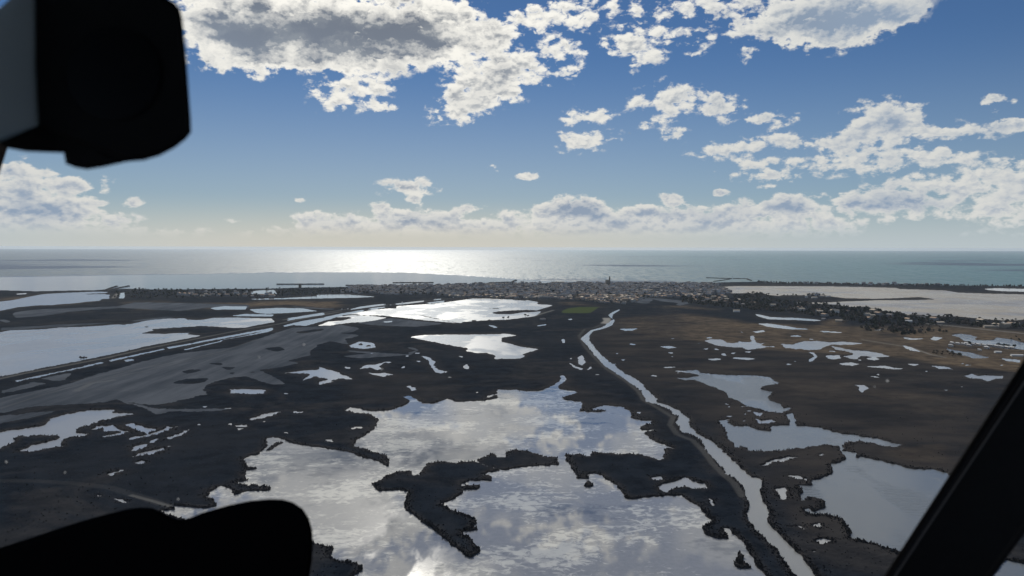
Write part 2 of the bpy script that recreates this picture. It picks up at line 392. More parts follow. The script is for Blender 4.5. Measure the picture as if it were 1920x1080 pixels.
# ---- bodies of water: kind, outline
WATER = [
    ('lagoon', 'pale blue lagoon behind the shore beside the river mouth', 'P_left', 'a -1600,262 0,262 100,250 220,225 330,205 470,197 600,192 720,187 810,190 800,198 650,204 620,208 780,205 830,212 815,228 830,240 760,243 750,256 640,265 560,275 440,283 400,288 270,292 130,305 60,320 0,332 -1600,420'),
    ('pond', None, '', 'a 125,203 205,197 195,206 125,209'),
    ('basin', 'small straight basin between the two river jetties', '', 'a 888,238 905,196 948,194 930,238'),
    ('lagoon', 'wide pale lagoon along the dark causeway', 'silver', 'A -1400,420 0,368 60,358 140,355 230,352 340,342 460,338 560,332 650,325 740,322 800,308 850,300 940,292 1040,290 1060,298 1130,300 1200,288 1320,286 1450,290 1530,292 1545,312 1500,320 1440,330 1380,343 1310,345 1240,340 1130,334 1050,340 960,345 850,352 870,360 790,376 930,378 1010,372 1080,372 1050,380 1130,388 1080,400 1000,415 900,435 800,455 700,478 600,500 480,525 300,560 150,590 0,620 -1400,900'),
    ('ditch', None, '', 'A 90,640 300,598 560,538 585,537 560,547 300,607 95,647'),
    ('ditch', None, '', 'A 610,526 920,460 935,463 625,535'),
    ('ditch', None, '', 'A 945,453 1075,430 1080,440 950,462'),
    ('ditch', None, '', 'A 1080,430 1180,408 1260,393 1530,343 1540,352 1270,403 1160,423 1085,437'),
    ('ditch', None, '', 'A 1040,465 1240,418 1260,410 1550,352 1500,370 1260,413 1240,423 1100,456 1045,471'),
    ('pond', None, '', 'A 698,524 745,519 756,527 710,536'),
    ('ditch', None, '', 'A 1615,290 1820,260 1825,271 1640,300'),
    ('ditch', None, '', 'A 1588,332 1700,305 1920,271 1925,279 1760,309 1600,338'),
    ('ditch', None, '', 'b 230,400 330,371 500,344 518,352 380,381 240,405'),
    ('ditch', None, '', 'b 285,440 350,420 500,388 600,362 640,362 560,395 440,425 380,443'),
    ('ditch', None, '', 'b 500,380 640,351 800,323 815,330 720,356 600,372'),
    ('ditch', None, '', 'b 700,322 780,299 900,284 968,279 972,287 840,307 720,323'),
    ('ditch', None, '', 'b 830,322 870,309 965,299 972,305 880,323'),
    ('ditch', None, '', 'b 1040,278 1160,264 1260,254 1258,263 1140,279 1060,286'),
    ('ditch', None, '', 'b 1270,272 1350,261 1420,254 1405,266 1300,277'),
    ('ditch', None, '', 'b 1330,246 1390,239 1387,247 1335,253'),
    ('salt_pond', 'large bright salt pond below the town roofs', 'silver', 'b 700,357 830,332 900,320 1000,312 1048,314 1060,296 1200,287 1350,276 1450,263 1560,248 1620,240 1760,240 1920,247 B 960,186 1040,192 c 520,375 640,395 660,402 640,412 660,424 760,428 820,435 800,445 720,470 690,490 680,520 640,548 560,568 300,598 150,602 60,605 B 680,312 670,320 600,315 480,305 350,290 240,278 100,272 b 820,362'),
    ('salt_pond', 'small salt pond divided off beside the causeway road', 'silver', 'b 460,443 540,412 640,405 720,385 700,378 600,382 640,372 720,363 860,369 990,383 900,401 800,416 700,421 560,441'),
    ('pond', None, '', 'b 950,412 1020,407 1018,416 970,419'),
    ('pond', None, '', 'b -60,243 0,240 200,236 340,228 450,222 460,211 700,207 720,213 800,217 900,226 760,233 500,238 300,242 0,248'),
    ('pond', None, '', 'A 1400,142 1460,133 1540,131 1560,150 1500,155 1420,156'),
    ('pond', None, '', 'b 0,180 60,182 150,190 160,205 80,208 0,206'),
    ('pond', None, '', 'A 1180,233 1260,222 1390,224 1384,241 1210,242'),
    ('pond', None, '', 'A 1400,240 1560,231 1700,234 1790,250 1640,260 1500,266 1440,260'),
    ('pond', None, '', 'A 1300,276 1380,265 1540,269 1530,281 1350,279'),
    ('pond', 'oblong silver pond in the middle of the dark reed marsh', 'silver', 'B 385,395 470,385 600,382 760,381 940,378 990,388 900,402 895,420 960,435 1000,448 1120,465 1020,492 1035,505 1010,518 860,520 870,500 820,486 770,488 690,472 715,460 620,445 520,425 420,405'),
    ('pond', None, '', 'B 1240,408 1255,405 1258,429 1241,430'),
    ('pond', None, 'ragged', 'B 40,445 110,420 180,430 192,455 120,463 60,456'),
    ('pond', None, '', 'B 105,575 130,555 190,550 245,535 215,560 225,575 200,584 165,570'),
    ('pond', None, '', 'B 140,595 200,600 240,598 295,608 240,618 190,613'),
    ('pond', 'star shaped silver pond on the dark saltmarsh', '', 'A 1590,600 1700,585 1790,580 1800,563 1830,575 1890,588 1920,598 B 0,603 72,632 20,633 A 1910,632 1850,642 1890,647 1800,664 1800,646 1850,632 1780,620 1700,642 1750,607 1680,602'),
    ('pond', None, '', 'B 20,563 55,567 50,574 22,573'),
    ('pond', None, '', 'B 338,571 358,556 356,571'),
    ('pond', None, '', 'B 422,529 447,531 442,541'),
    ('creek', 'thin curved creek between the reed beds', '', 'B 443,497 490,508 527,535 522,560 552,583 600,594 560,603 533,599 513,570 493,531 463,509'),
    ('pond', None, '', 'B 684,560 705,547 722,576 695,576'),
    ('pond', None, '', 'B 1330,540 1335,510 1350,497 1370,515 1370,540 1355,558 1335,548'),
    ('pond', None, '', 'B 1276,538 1320,560 1362,575 1357,583 1310,567'),
    ('pond', None, '', 'B 1390,565 1405,559 1406,579 1388,580'),
    ('pond', None, '', 'B 1288,520 1305,507 1302,518'),
    ('pond', None, '', 'A 1285,690 1300,702 1300,712 1350,716 1440,721 1490,716 1497,695 1440,690 1380,687'),
    ('pond', None, '', 'A 1410,856 1500,825 1592,814 1560,835 1540,844 1420,863'),
    ('pond', None, '', 'A 1322,895 1390,887 1386,901 1335,905'),
    ('pond', None, '', 'A 1276,885 1300,882 1312,891'),
    ('pond', None, '', 'A 1338,916 1382,911 1350,922'),
    ('pond', None, '', 'A 1468,868 1497,865 1490,875'),
    ('pond', 'long pale pond with a dark island on the saltmarsh edge', 'silver', 'D -1260,330 0,275 120,255 240,235 265,225 290,195 360,175 460,155 550,145 640,143 650,155 630,162 750,168 700,180 620,195 560,210 520,232 470,238 420,260 430,275 510,280 500,292 440,300 370,308 350,325 335,335 375,352 340,362 270,370 200,380 90,384 110,372 165,360 180,348 260,330 320,315 345,300 330,288 270,290 200,288 110,297 80,310 85,325 20,355 0,365 -1260,480'),
    ('pond', None, '', 'D 528,254 560,238 640,236 660,250 700,261 738,268 690,286 600,301 573,299 640,284 690,271 600,269 590,251 540,263'),
    ('pond', None, '', 'D 708,238 740,224 820,238 877,260 820,277 780,269 745,251'),
    ('pond', None, '', 'D 723,311 800,288 900,263 950,244 1017,239 960,260 900,277 760,312'),
    ('pond', None, '', 'D 948,306 1020,275 1082,256 1040,282 970,313'),
    ('pond', None, '', 'D 743,356 770,338 837,336 832,351 800,363 770,377 753,370'),
    ('pond', None, '', 'D 738,409 790,389 860,369 937,361 942,379 860,397'),
    ('pond', None, '', 'D 763,441 800,429 824,431 817,449 780,450'),
    ('pond', None, '', 'D 603,500 650,490 690,479 687,491 650,502 640,514 610,514'),
    ('pond', None, '', 'D 943,355 1002,349 960,362'),
    ('pond', None, '', 'D 640,637 690,652 722,666 705,671 660,652'),
    ('pond', None, '', 'D 522,616 582,631 572,639'),
    ('pond', None, '', 'D 845,320 900,308 896,316 850,328'),
    ('lake', 'great ragged lake of mirrored clouds in the reed marsh', 'mirror',
     'D 1500,305 1560,303 1620,325 1700,345 1800,362 1920,375 E 95,402 170,425 260,462 268,455 250,400 180,385 130,365 65,350 75,320 130,290 190,255 220,205 180,175 110,165 30,150 50,132 110,140 150,152 240,148 300,140 370,115 385,95 340,72 380,66 405,80 460,105 520,108 570,90 600,80 640,98 700,100 780,95 810,92 878,78 872,62 815,80 812,64 880,50 875,32 960,30 1060,38 1110,40 1180,15 1228,-20 1235,-48 1258,-47 1264,-18 1230,5 1222,28 1290,35 1345,48 1290,62 1240,78 1260,92 1350,105 1355,120 1340,150 1400,158 1410,140 1480,122 1570,130 1620,150 1640,190 1750,205 1760,225 1690,240 1680,255 1760,265 1700,275 1730,300 1770,320 1880,360 1820,370 1815,420 1790,428 1720,410 1690,400 1580,395 1420,382 1410,410 1255,400 1280,440 1310,490 1330,535 1390,530 1380,505 1420,500 1460,515 1480,540 1530,555 1570,600 1600,640 1640,650 1740,635 1830,625 1920,632 F 40,670 100,690 130,730 180,780 125,810 140,850 200,865 255,875 250,845 230,812 270,812 290,850 340,890 380,960 420,1020 470,1080 640,1330 700,1700 E -200,1700 0,1300 40,1120 100,1070 127,1050 122,1025 60,1005 0,1005 D 1860,970 1880,930 1800,900 1740,880 1600,900 1300,830 1100,790 950,745 905,712 990,708 970,682 1050,692 1130,702 1230,690 1225,675 1190,645 1140,640 1190,610 1240,575 1310,595 1320,620 1400,605 1510,600 1530,580 1430,572 1390,575 1290,555 1390,545 1365,520 1380,490 1450,480 1370,470 1385,455 1360,432 1380,412 1460,395 1500,350'),
    ('pond', None, '', 'E 585,760 640,748 645,770 610,782'),
    ('pond', None, '', 'E 1745,525 1790,516 1803,535 1770,547'),
    ('pond', None, '', 'E 1785,570 1860,545 1920,525 F 0,522 70,545 130,560 147,588 80,593 20,580 E 1880,582 1820,612 1790,590'),
    ('pond', None, '', 'E 60,245 130,238 110,248 70,256'),
    ('pond', None, '', 'E 365,15 380,10 425,30 400,36'),
    ('pond', None, '', 'E 1648,152 1685,158 1675,168'),
    ('canal', 'long pale canal running towards the town', 'canal',
     'c 1570,478 1500,508 1440,545 1470,575 1500,592 B 1502,315 1460,342 1400,357 1375,380 1345,402 1380,440 1430,500 1480,555 1550,600 1620,650 1690,700 1715,760 E 1780,125 1850,150 1895,180 1885,215 1920,275 F 60,290 110,330 150,380 200,450 250,510 300,545 340,590 360,640 378,690 370,740 385,790 440,850 500,910 560,980 630,1080 800,1330 1080,1330 750,1080 700,1000 620,920 560,860 500,790 490,720 460,670 445,620 440,545 380,520 320,470 310,440 240,380 180,325 90,285 50,240 40,195 0,165 B 1850,785 1780,765 1768,735 1722,688 1682,648 1602,603 1522,543 1452,483 1403,425 1393,390 1418,362 1482,347 1527,326 1538,300 1522,287 1527,270 1566,246'),
    ('lake', 'pale blue lake pointing at the canal from the brown reed plain', 'steel', 'C -30,590 0,585 90,583 110,598 220,608 400,612 490,620 540,660 450,672 440,690 515,705 480,735 490,750 550,775 565,793 612,793 605,808 570,812 560,822 480,818 420,800 370,790 330,765 260,735 230,700 130,665 60,640 0,640 -40,625 20,626 105,612 0,596'),
    ('pond', None, '', 'C 395,815 450,825 430,841 400,831'),
    ('pond', None, '', 'C 398,850 440,870 490,858 527,875 490,887 440,887'),
    ('pond', None, '', 'C 335,825 352,821 350,833'),
    ('pond', None, '', 'C 250,786 270,784 265,797'),
    ('pond', None, '', 'C 243,835 292,838 270,844'),
    ('lake', 'broad grey rippled lake beside the canal bank', 'steel',
     'C 575,825 620,825 640,880 660,895 760,905 860,930 1000,955 1110,970 1180,995 1227,1005 1200,1016 1130,1013 1060,996 960,986 920,996 912,1040 980,1045 985,1076 F 1020,410 1080,430 1200,455 1250,470 1360,485 1420,480 1480,500 1560,540 1640,640 1560,800 1420,890 1320,990 1210,950 1110,910 940,870 945,835 900,760 820,735 720,740 670,705 700,700 740,720 800,690 790,660 720,645 680,655 660,640 675,610 640,570 720,568 727,535 800,525 840,500 835,450 920,420 895,370 882,348 800,346 700,357 600,372 440,382 370,374 365,357 300,347 255,292 250,267 230,242 195,205 240,200 290,240 370,235 420,255 500,267 500,240 610,230 575,165'),
    ('pond', None, '', 'F 438,466 500,435 600,409 657,409 600,426 520,446 470,467'),
    ('pond', None, '', 'F 745,400 800,395 780,404'),
    ('pond', None, '', 'F 583,515 640,519 720,540 640,536'),
    ('pond', None, '', 'F 518,585 577,581 592,650 548,652 538,610'),
    ('pond', None, '', 'F 753,880 800,869 857,884 830,897 780,902'),
    ('pond', None, '', 'F 725,795 780,789 783,820 762,812'),
    ('pond', None, '', 'F 638,789 665,800 692,826 660,812'),
    ('pond', None, '', 'F 140,640 165,650 180,690 155,675'),
    ('lake', 'grey lake seen past the dark window pillar', 'steel', 'F 1700,1120 1830,985 1900,1005 2100,1010 2300,1300 1600,1300'),
    ('pond', None, '', 'C 963,662 1030,667 1052,685 1020,696 1010,710 985,696 1000,680'),
    ('pond', None, '', 'F 1463,32 1502,34 1480,39'),
    ('pond', None, '', 'C 1560,674 1585,676 1570,680'),
    ('pond', None, '', 'C 882,545 950,539 997,548 960,558 900,554'),
    ('pond', None, '', 'C 1030,560 1130,557 1255,575 1200,579 1060,566'),
    ('pond', None, '', 'C 1258,545 1340,549 1300,559'),
    ('pond', None, '', 'C 1395,557 1480,559 1525,578 1440,574'),
    ('pond', 'blue pond with ragged ends near the dark window pillar', 'silver', 'C 1583,615 1630,604 1650,614 1700,611 1803,617 1803,629 1740,636 1720,647 1680,633 1620,629'),
    ('pond', None, '', 'C 1038,615 1100,619 1108,628 1070,622'),
    ('pond', None, '', 'C 1358,584 1378,586 1370,592'),
    ('creek', 'short winding creek in the brown reed plain', '', 'C 708,536 718,515 738,505 713,480 742,490 754,507 732,532'),
    ('pond', 'banded pale pond between brown reed islands', 'silver', 'C 118,418 160,407 220,411 250,425 310,420 360,425 390,420 378,390 397,388 412,425 440,432 480,425 440,440 500,450 400,466 370,470 340,456 250,452 200,446 150,431'),
    ('pond', 'long pale pond reaching through the brown reed plain', 'silver', 'C 553,435 620,438 680,419 760,418 830,427 900,421 1025,432 950,439 830,441 800,451 770,467 700,472 650,461 580,459'),
    ('pond', 'slanting pale pond on the tawny reed plain', 'silver', 'C 828,443 900,459 960,469 1040,474 1120,489 1175,508 1100,510 1000,502 980,522 940,517 900,502 960,496 940,482 860,467'),
    ('pond', None, '', 'C 798,500 880,497 893,515 850,523 820,516'),
    ('pond', None, '', 'C 1033,512 1080,507 1112,520 1080,528 1045,524'),
    ('pond', None, '', 'C 273,512 360,511 412,520 370,526 290,519'),
    ('pond', None, '', 'C 128,518 200,515 222,522 170,528'),
    ('pond', None, '', 'C 213,490 235,486 247,500 225,500'),
    ('pond', None, '', 'C 343,478 387,475 382,484'),
    ('pond', None, '', 'C 258,488 312,481 290,491'),
    ('pond', None, '', 'C 103,465 147,457 137,467'),
    ('pond', None, '', 'C 393,365 450,357 467,365 420,372'),
    ('pond', None, '', 'C 588,392 650,384 672,393'),
    ('pond', None, '', 'C 318,362 357,374 330,370'),
    ('creek', 'straight pale creek below the lagoon trees', '', 'C 400,265 430,269 490,283 560,286 640,288 740,296 793,303 740,306 640,301 560,299 480,296 430,282'),
    ('creek', 'pale creek curving through dry grass below the trees', '', 'C 418,319 480,319 560,329 640,344 722,352 620,354 540,347 470,336'),
    ('pond', None, '', 'C 758,360 850,364 917,372 800,370'),
    ('pond', None, '', 'C 1228,440 1290,454 1342,480 1280,472'),
    ('pond', None, '', 'C 1240,394 1300,404 1370,404 1300,413 1250,406'),
    ('pond', None, '', 'C 1395,410 1410,394 1462,400 1430,416'),
    ('pond', 'blue pond with a reddish reed island behind the white cabins', 'steel', 'C 1508,385 1560,377 1620,384 1660,399 1640,408 1700,412 1750,412 1760,399 1850,409 1920,429 2300,470 2300,520 1960,476 1860,461 1750,441 1640,431 1580,416 1560,401'),
    ('pond', 'narrow grey pond in front of the white cabins', 'steel', 'C 1478,459 1560,474 1620,484 1732,512 1640,516 1560,496 1500,476'),
    ('pond', None, '', 'C 1778,514 1900,524 1893,541 1830,532'),
    ('pond', None, '', 'C 1068,355 1150,349 1100,361'),
    ('pond', None, '', 'B 1563,350 1672,347 1640,359 1600,361'),
    ('pond', None, '', 'B 1788,448 1850,444 1892,455 1840,461'),
    ('pond', None, '', 'B 1543,487 1567,487 1555,494'),
    ('pond', None, '', 'B 1568,520 1602,521 1590,529'),
    ('pond', None, '', 'B 1798,565 1892,562 1860,571'),
    ('pond', None, '', 'B 1878,585 C 0,587 20,592 B 1890,592'),
    ('pond', None, '', 'B 820,328 850,330 885,343 860,343'),
    ('pond', None, '', 'c 640,662 755,645 740,660 660,670'),
    ('pond', None, '', 'c 990,590 1040,584 1030,597 1000,598'),
    ('lagoon', 'wide beige lagoon behind the tree belt', 'silt',
     'C 180,115 300,109 500,109 800,110 1000,114 1200,119 1220,126 1350,129 1480,134 1550,146 1700,151 1920,156 3000,172 3000,360 1920,298 1850,305 1750,300 1650,290 1540,280 1400,278 1300,270 1160,262 1100,240 1020,225 960,228 840,212 640,205 650,200 800,202 920,195 1000,193 1090,189 1300,188 1425,184 1330,171 1200,177 1080,181 900,177 840,168 760,155 700,160 560,161 540,165 400,150 270,150 260,135 210,125'),
    ('pond', None, '', 'C 1690,125 1760,121 1920,125 2100,128 2100,142 1920,141 1800,138 1720,131'),
    ('pond', None, '', 'd 100,309 300,311 520,314 543,322 350,326 200,326'),
]
# scattered slivers of standing water
wr = random.Random(19)
for zone, x0, x1, y0, y1, n_ in (('A', 1000, 1900, 700, 1000, 8), ('B', 0, 900, 470, 720, 10), ('B', 1420, 1900, 360, 660, 8), ('C', 60, 900, 380, 560, 12), ('C', 900, 1800, 520, 700, 6), ('F', 520, 880, 600, 1000, 6), ('C', 200, 520, 760, 880, 5)):
    for k in range(n_):
        x, y = wr.uniform(x0, x1), wr.uniform(y0, y1)
        a_, b_ = wr.uniform(6, 26) * (0.6 + y / 1200), wr.uniform(1.8, 5.0) * (0.5 + y / 1000)
        pts = []
        for q in range(9):
            t_ = 2 * math.pi * q / 9
            k_ = wr.uniform(.45, 1.2)
            pts.append('%.1f,%.1f' % (x + a_ * k_ * math.cos(t_) + b_ * math.sin(t_) * 2, y + b_ * k_ * math.sin(t_)))
        WATER.insert(0, ('pond', None, '', zone + ' ' + ' '.join(pts)))
ISLANDS = [
    'E 180,555 300,505 320,495 400,490 410,515 440,515 470,455 560,440 640,448 740,435 800,455 900,490 850,500 780,515 850,525 845,545 790,540 720,545 680,560 675,580 720,575 780,570 770,590 680,600 670,630 640,655 555,680 620,710 760,760 765,785 735,800 770,815 730,825 670,830 690,855 740,880 760,910 790,940 770,960 740,980 710,970 690,945 625,910 600,880 560,860 510,800 440,770 380,720 355,690 370,640 380,600 320,595 230,605 190,580',
    'E 765,430 790,410 860,395 880,412 930,410 930,385 980,375 1050,375 1120,400 1210,412 1232,457 1180,460 1090,462 1000,480 920,490 850,470 770,440',
    'E 1360,575 1375,556 1395,550 1420,575 1380,587',
    'F 293,1022 310,980 322,945 345,1000 392,1036 330,1037',
    'E 1400,152 1440,145 1497,147 1480,155 1420,158',
    'D 1495,385 1520,360 1560,335 1610,332 1570,350 1530,372',
    'c 130,520 200,505 420,490 530,487 640,492 720,470 850,440 860,475 690,500 600,510 470,515 380,532 200,535',
    'c 60,475 150,468 265,470 200,475', 'g 1450,605 1490,600 1520,608 1480,614', 'g 1640,598 1680,595 1660,603',
    'B 90,440 120,432 118,443', 'B 130,450 160,440 165,448',
    'C 238,425 310,420 312,427 270,430', 'C 436,440 480,433 560,440 540,450 470,448', 'A 780,338 840,336 830,341',
    'C 1640,405 1680,390 1752,405 1740,413 1660,413', 'A 655,323 730,320 700,327',
]
MUD = [
    'A -1200,900 0,742 200,702 390,662 560,604 760,548 1000,492 1330,452 1500,390 1650,345 1920,330 B 100,345 60,372 0,372 A 1960,440 1850,420 1780,440 1750,500 1610,530 1680,545 1540,575 1460,580 1530,610 1600,660 1530,668 1400,620 1300,625 1160,660 1130,690 1165,715 1050,745 860,780 700,765 650,745 580,765 400,775 200,790 0,830 -1200,1000',
    'A 650,745 760,765 880,800 1310,798 1200,812 950,815 880,835 840,800 700,770',
    'A -600,880 0,850 120,830 335,815 200,852 60,872 0,887 -600,950',
    'A 0,700 60,680 180,650 260,660 200,672 0,712', 'A 240,632 380,605 420,600 380,640 300,650',
    'B 0,505 120,493 300,489 420,497 300,504 100,517', 'B 0,470 110,477 260,487 400,500 250,494 100,484',
    'B 380,455 410,455 435,470 400,495 380,490 420,472', 'B 0,375 105,385 60,402 0,407',
    'b 740,425 1000,388 1180,405 1405,428 1200,452 900,441', 'b 250,300 600,318 580,325 260,306',
    'd 200,355 330,358 560,380 705,408 640,422 600,437 560,440 500,402 350,387',
    'd 60,350 200,345 260,390 200,420 60,400', 'A 0,300 40,298 60,310 20,318', 'A 640,230 760,200 1000,205 1400,215 1400,235 1200,230 1000,250',
    'A 0,345 400,325 700,312 900,285 1000,283 800,305 400,335 0,360', 'a 90,345 330,320 980,295 960,305 500,340 330,370 130,385',
]
NOTMUD = [
    'A 1020,590 1080,578 1150,580 1060,606', 'A 970,655 1040,632 1165,630 1150,652 1050,663', 'A 1170,545 1250,540 1240,559', 'A 1230,565 1335,565 1290,586',
    'A 1280,595 1342,595 1300,609', 'A 1480,463 1560,451 1612,470 1570,481', 'A 1780,445 1860,428 1920,440 1880,462 1820,466', 'A 1385,597 1445,590 1440,600',
    'A 0,735 0,713 260,666 295,650 160,640 0,660 0,648 200,626 388,655 290,672', 'A 420,580 640,530 860,495 1200,430 1340,425 1320,442 1200,460 900,500 880,520 700,548 560,578',
    'A 680,762 760,770 840,790 920,780 1000,760 960,785 880,795 800,785', 'A 60,825 180,800 300,795 200,820 100,845', 'A 1650,370 1820,348 1840,358 1700,378',
]
DRY = [   # outline, weight
    ('A 700,250 900,220 1150,208 1400,203 1920,196 1920,236 1700,214 1400,226 1250,236 1000,236', 0.75),
    ('A 640,190 900,190 1060,205 900,215 700,222', 0.35), ('a 0,240 330,215 200,235 0,268', 0.7), ('a 400,288 560,270 720,256 640,268 500,285', 0.9),
    ('b 0,268 200,255 330,262 600,318 560,322 300,292 0,290', 0.8),
    ('C 0,262 400,318 1000,338 1500,330 1920,366 2600,420 2600,700 1920,600 1750,575 1500,547 1200,512 1000,502 500,470 250,442 0,412', 0.52),
    ('C 1300,500 1920,530 2500,600 2500,690 1900,602 1700,577 1400,547', 0.7), ('C 1240,385 1400,373 1425,400 1300,406', 0.8),
    ('C 1640,405 1680,390 1752,405 1740,413 1660,413', 0.9), ('C 1680,368 1870,393 1850,407 1695,398', 0.8), ('C 1400,340 1680,370 1500,380 1400,372', 0.75), ('C 1270,410 1500,412 1510,425 1380,440 1290,430', 0.75),
    ('C 840,435 1040,440 1200,460 1180,480 1000,462', 0.7), ('C 620,425 660,400 690,395 670,432', .7), ('C 420,330 640,350 900,372 700,365', .8), ('C 740,370 820,300 900,320 860,330', .8),
    ('B 1560,290 1920,268 C 0,262 0,412 B 1700,402 1560,342', 0.28), ('d 960,640 1300,650 1460,690 1150,668', 0.8), ('d 270,455 550,443 720,455 1060,486 1000,492 640,465', .9),
    ('c 890,400 950,402 1180,420 1310,445 1200,440 980,415 960,440', 1.0), ('c 1200,425 1400,460 1370,470 1230,440', .9), ('d 1280,430 1560,455 1520,465 1300,440', 1.0),
    ('C 180,320 330,320 640,350 640,360 400,335', .7), ('e 440,405 560,395 560,425 500,420', .9), ('e 1620,448 1690,450 1690,470 1600,462', 1.0),
    ('c 300,280 540,290 860,330 860,350 600,340 400,320', .7), ('c 1040,320 1560,320 1640,345 1500,350 1100,340', .75),
    ('F 1100,380 1500,330 1560,480 1400,480 1250,465', .2), ('C 500,640 900,630 1300,720 1300,800 900,760 600,720', .12), ('C 1000,690 1700,740 1600,850 1200,800', .15),
]
BROWN = [('C 0,262 400,318 1000,338 1500,330 2600,400 2600,1000 1920,1000 F 1920,1080 900,1080 F 700,900 470,560 200,330 60,200 B 1780,740 1540,550 1410,400 1500,340 1560,300', 0.75), ('E 0,120 300,110 700,70 640,-60 1250,-60 1600,100 1800,200 1850,340 1400,350 1200,0 100,-100', .35)]
GREEN = ['c 930,495 1000,470 1120,455 1340,455 1290,490 1240,522 1000,525 920,520']
ROADS = [   # line, width in metres, weight
    ('A -400,720 0,632 150,600 300,572 480,537 600,514 800,468 1000,428 1200,388 1400,350 1560,325 1700,295 1920,254 b 200,402 440,358 620,330 700,318 960,292 1100,275 1400,245 1560,232 1800,225', 7.0, 0.32),
    ('c 1430,590 1435,620 1380,650 1280,690 B 1370,352 1338,390 1368,450 1440,530 1500,583 1600,643 1672,705 1702,755 1790,802 E 1868,190 1850,232 1890,285 F 0,298 60,322 120,382 170,452 230,512 290,562 340,640', 5.0, 0.13),
    ('c 1420,580 1435,610 1400,640', 16.0, 0.9),
    ('C 1365,321 1560,339 1920,377 2300,417', 9.0, 0.75),
    ('C 1010,412 1200,442 1290,458 1400,497 1480,512', 5.0, 0.5),
    ('D -300,560 0,548 200,548 420,562 620,585 800,640 990,702', 7.0, 0.05),
    ('c 600,560 680,535 830,490', 7.0, 0.5),
    ('A 0,800 260,715 520,650 800,590 1100,520 1330,470', 4.0, 0.10), ('A 0,770 240,700 480,655 700,600 1000,520', 3.0, 0.09), ('A 430,700 520,655 640,640', 8.0, 0.16), ('A 120,735 330,690 520,690 760,700', 3.0, 0.07),
    ('D 740,628 860,660 960,690', 3.0, 0.3),
    ('a 850,238 886,195', 10.0, 0.6),
    ('A 400,650 640,600 900,555 1250,478 1450,408', 4.0, 0.12),
]
DIKES = ['B 40,268 110,270 240,277 360,290 520,307 640,318 680,322', 'B 200,240 310,233 540,225 860,208 1010,196', 'B 440,272 560,298 690,322']

Wm = raster()
LAB = np.zeros((RH, RW), np.int16)
for i, (kind, label, look, txt) in enumerate(WATER):
    pts = P(txt)
    fill(Wm, pts)
    fill(LAB, pts, i + 1)
for txt in ISLANDS:
    fill(Wm, P(txt), 0.0)
for txt in DIKES:
    stroke(Wm, P(txt), 5.0, 0.0)
SEA = raster()
fill(SEA, COAST + [(5000, 300), (-5000, 300)])
MUDm, DRYm, GRNm, ROADm, FRm = raster(), raster(), raster(), raster(), raster()
for txt in MUD:
    fill(MUDm, P(txt))
for txt in NOTMUD:
    fill(MUDm, P(txt), 0.0)
for txt, wgt in DRY:
    tmp_pts = P(txt)
    fill(DRYm, tmp_pts, wgt)
BRNm = raster()
for txt, wgt in BROWN:
    fill(BRNm, P(txt), wgt)
for txt in GREEN:
    fill(GRNm, P(txt))
for txt, wid, wgt in ROADS:
    stroke(ROADm, P(txt), wid, wgt)


def blur(img, ru, rv):
    out = img
    for ax, r in ((1, ru), (0, rv)):
        if r < 1:
            continue
        pad = [(0, 0), (0, 0)]
        pad[ax] = (r + 1, r)
        c = np.cumsum(np.pad(out, pad, mode='edge'), axis=ax, dtype=np.float64)
        if ax == 1:
            out = ((c[:, 2 * r + 1:] - c[:, :-2 * r - 1]) / (2 * r + 1)).astype(np.float32)
        else:
            out = ((c[2 * r + 1:, :] - c[:-2 * r - 1, :]) / (2 * r + 1)).astype(np.float32)
    return out


FRm = blur(blur(Wm, 14, 8), 10, 6)
Wb = blur(Wm, 1, 1)
MUDb = blur(MUDm, 4, 2)
BRNb = blur(blur(BRNm, 20, 8), 14, 6)
DRYb = blur(blur(DRYm, 16, 4), 10, 3)


def sample(img, u, v):
    x = np.clip(u - U0 - 0.5, 0, RW - 1.001)
    y = np.clip((v - V0) * SV - 0.5, 0, RH - 1.001)
    xi, yi = x.astype(np.int32), y.astype(np.int32)
    fx, fy = x - xi, y - yi
    return (img[yi, xi] * (1 - fx) * (1 - fy) + img[yi, xi + 1] * fx * (1 - fy) + img[yi + 1, xi] * (1 - fx) * fy + img[yi + 1, xi + 1] * fx * fy)


_tab = np.random.RandomState(11).rand(512, 512).astype(np.float32)


def vnoise(x, y, s, seed=0):
    """value noise 0..1, lump size s metres"""
    px, py = x / s + seed * 17.3, y / s + seed * 9.1
    xi, yi = np.floor(px).astype(np.int64), np.floor(py).astype(np.int64)
    fx, fy = (px - xi), (py - yi)
    fx, fy = fx * fx * (3 - 2 * fx), fy * fy * (3 - 2 * fy)
    a, b, c, d = _tab[yi & 511, xi & 511], _tab[yi & 511, (xi + 1) & 511], _tab[(yi + 1) & 511, xi & 511], _tab[(yi + 1) & 511, (xi + 1) & 511]
    return (a * (1 - fx) + b * fx) * (1 - fy) + (c * (1 - fx) + d * fx) * fy


def shore_warp(x, y):
    return ((vnoise(x, y, 14, 1) - 0.5) * 6 + (vnoise(x, y, 5, 2) - 0.5) * 4.5 + (vnoise(x, y, 45, 3) - .5) * 5 + (vnoise(x, y, 2.2, 14) - .5) * 3.5,
            (vnoise(x, y, 14, 4) - 0.5) * 4 + (vnoise(x, y, 5, 5) - 0.5) * 3.2 + (vnoise(x, y, 45, 6) - .5) * 3 + (vnoise(x, y, 2.2, 15) - .5) * 2.5)


# ---- the marsh: one sheet whose mesh is fine where the picture is fine
ug = np.concatenate([np.linspace(-3200, -480, 40), np.arange(-400, 2321, 2.0), np.linspace(2400, 5100, 40)])
vg = np.concatenate([np.arange(519, 600, 0.6), np.arange(600, 760, 0.9), np.arange(760, 1120, 1.15), np.linspace(1130, 1310, 60), np.linspace(1330, 2600, 60)])
UU, VV = np.meshgrid(ug, vg)
X, Y = ground_np(UU, VV)
DEPTH = Y
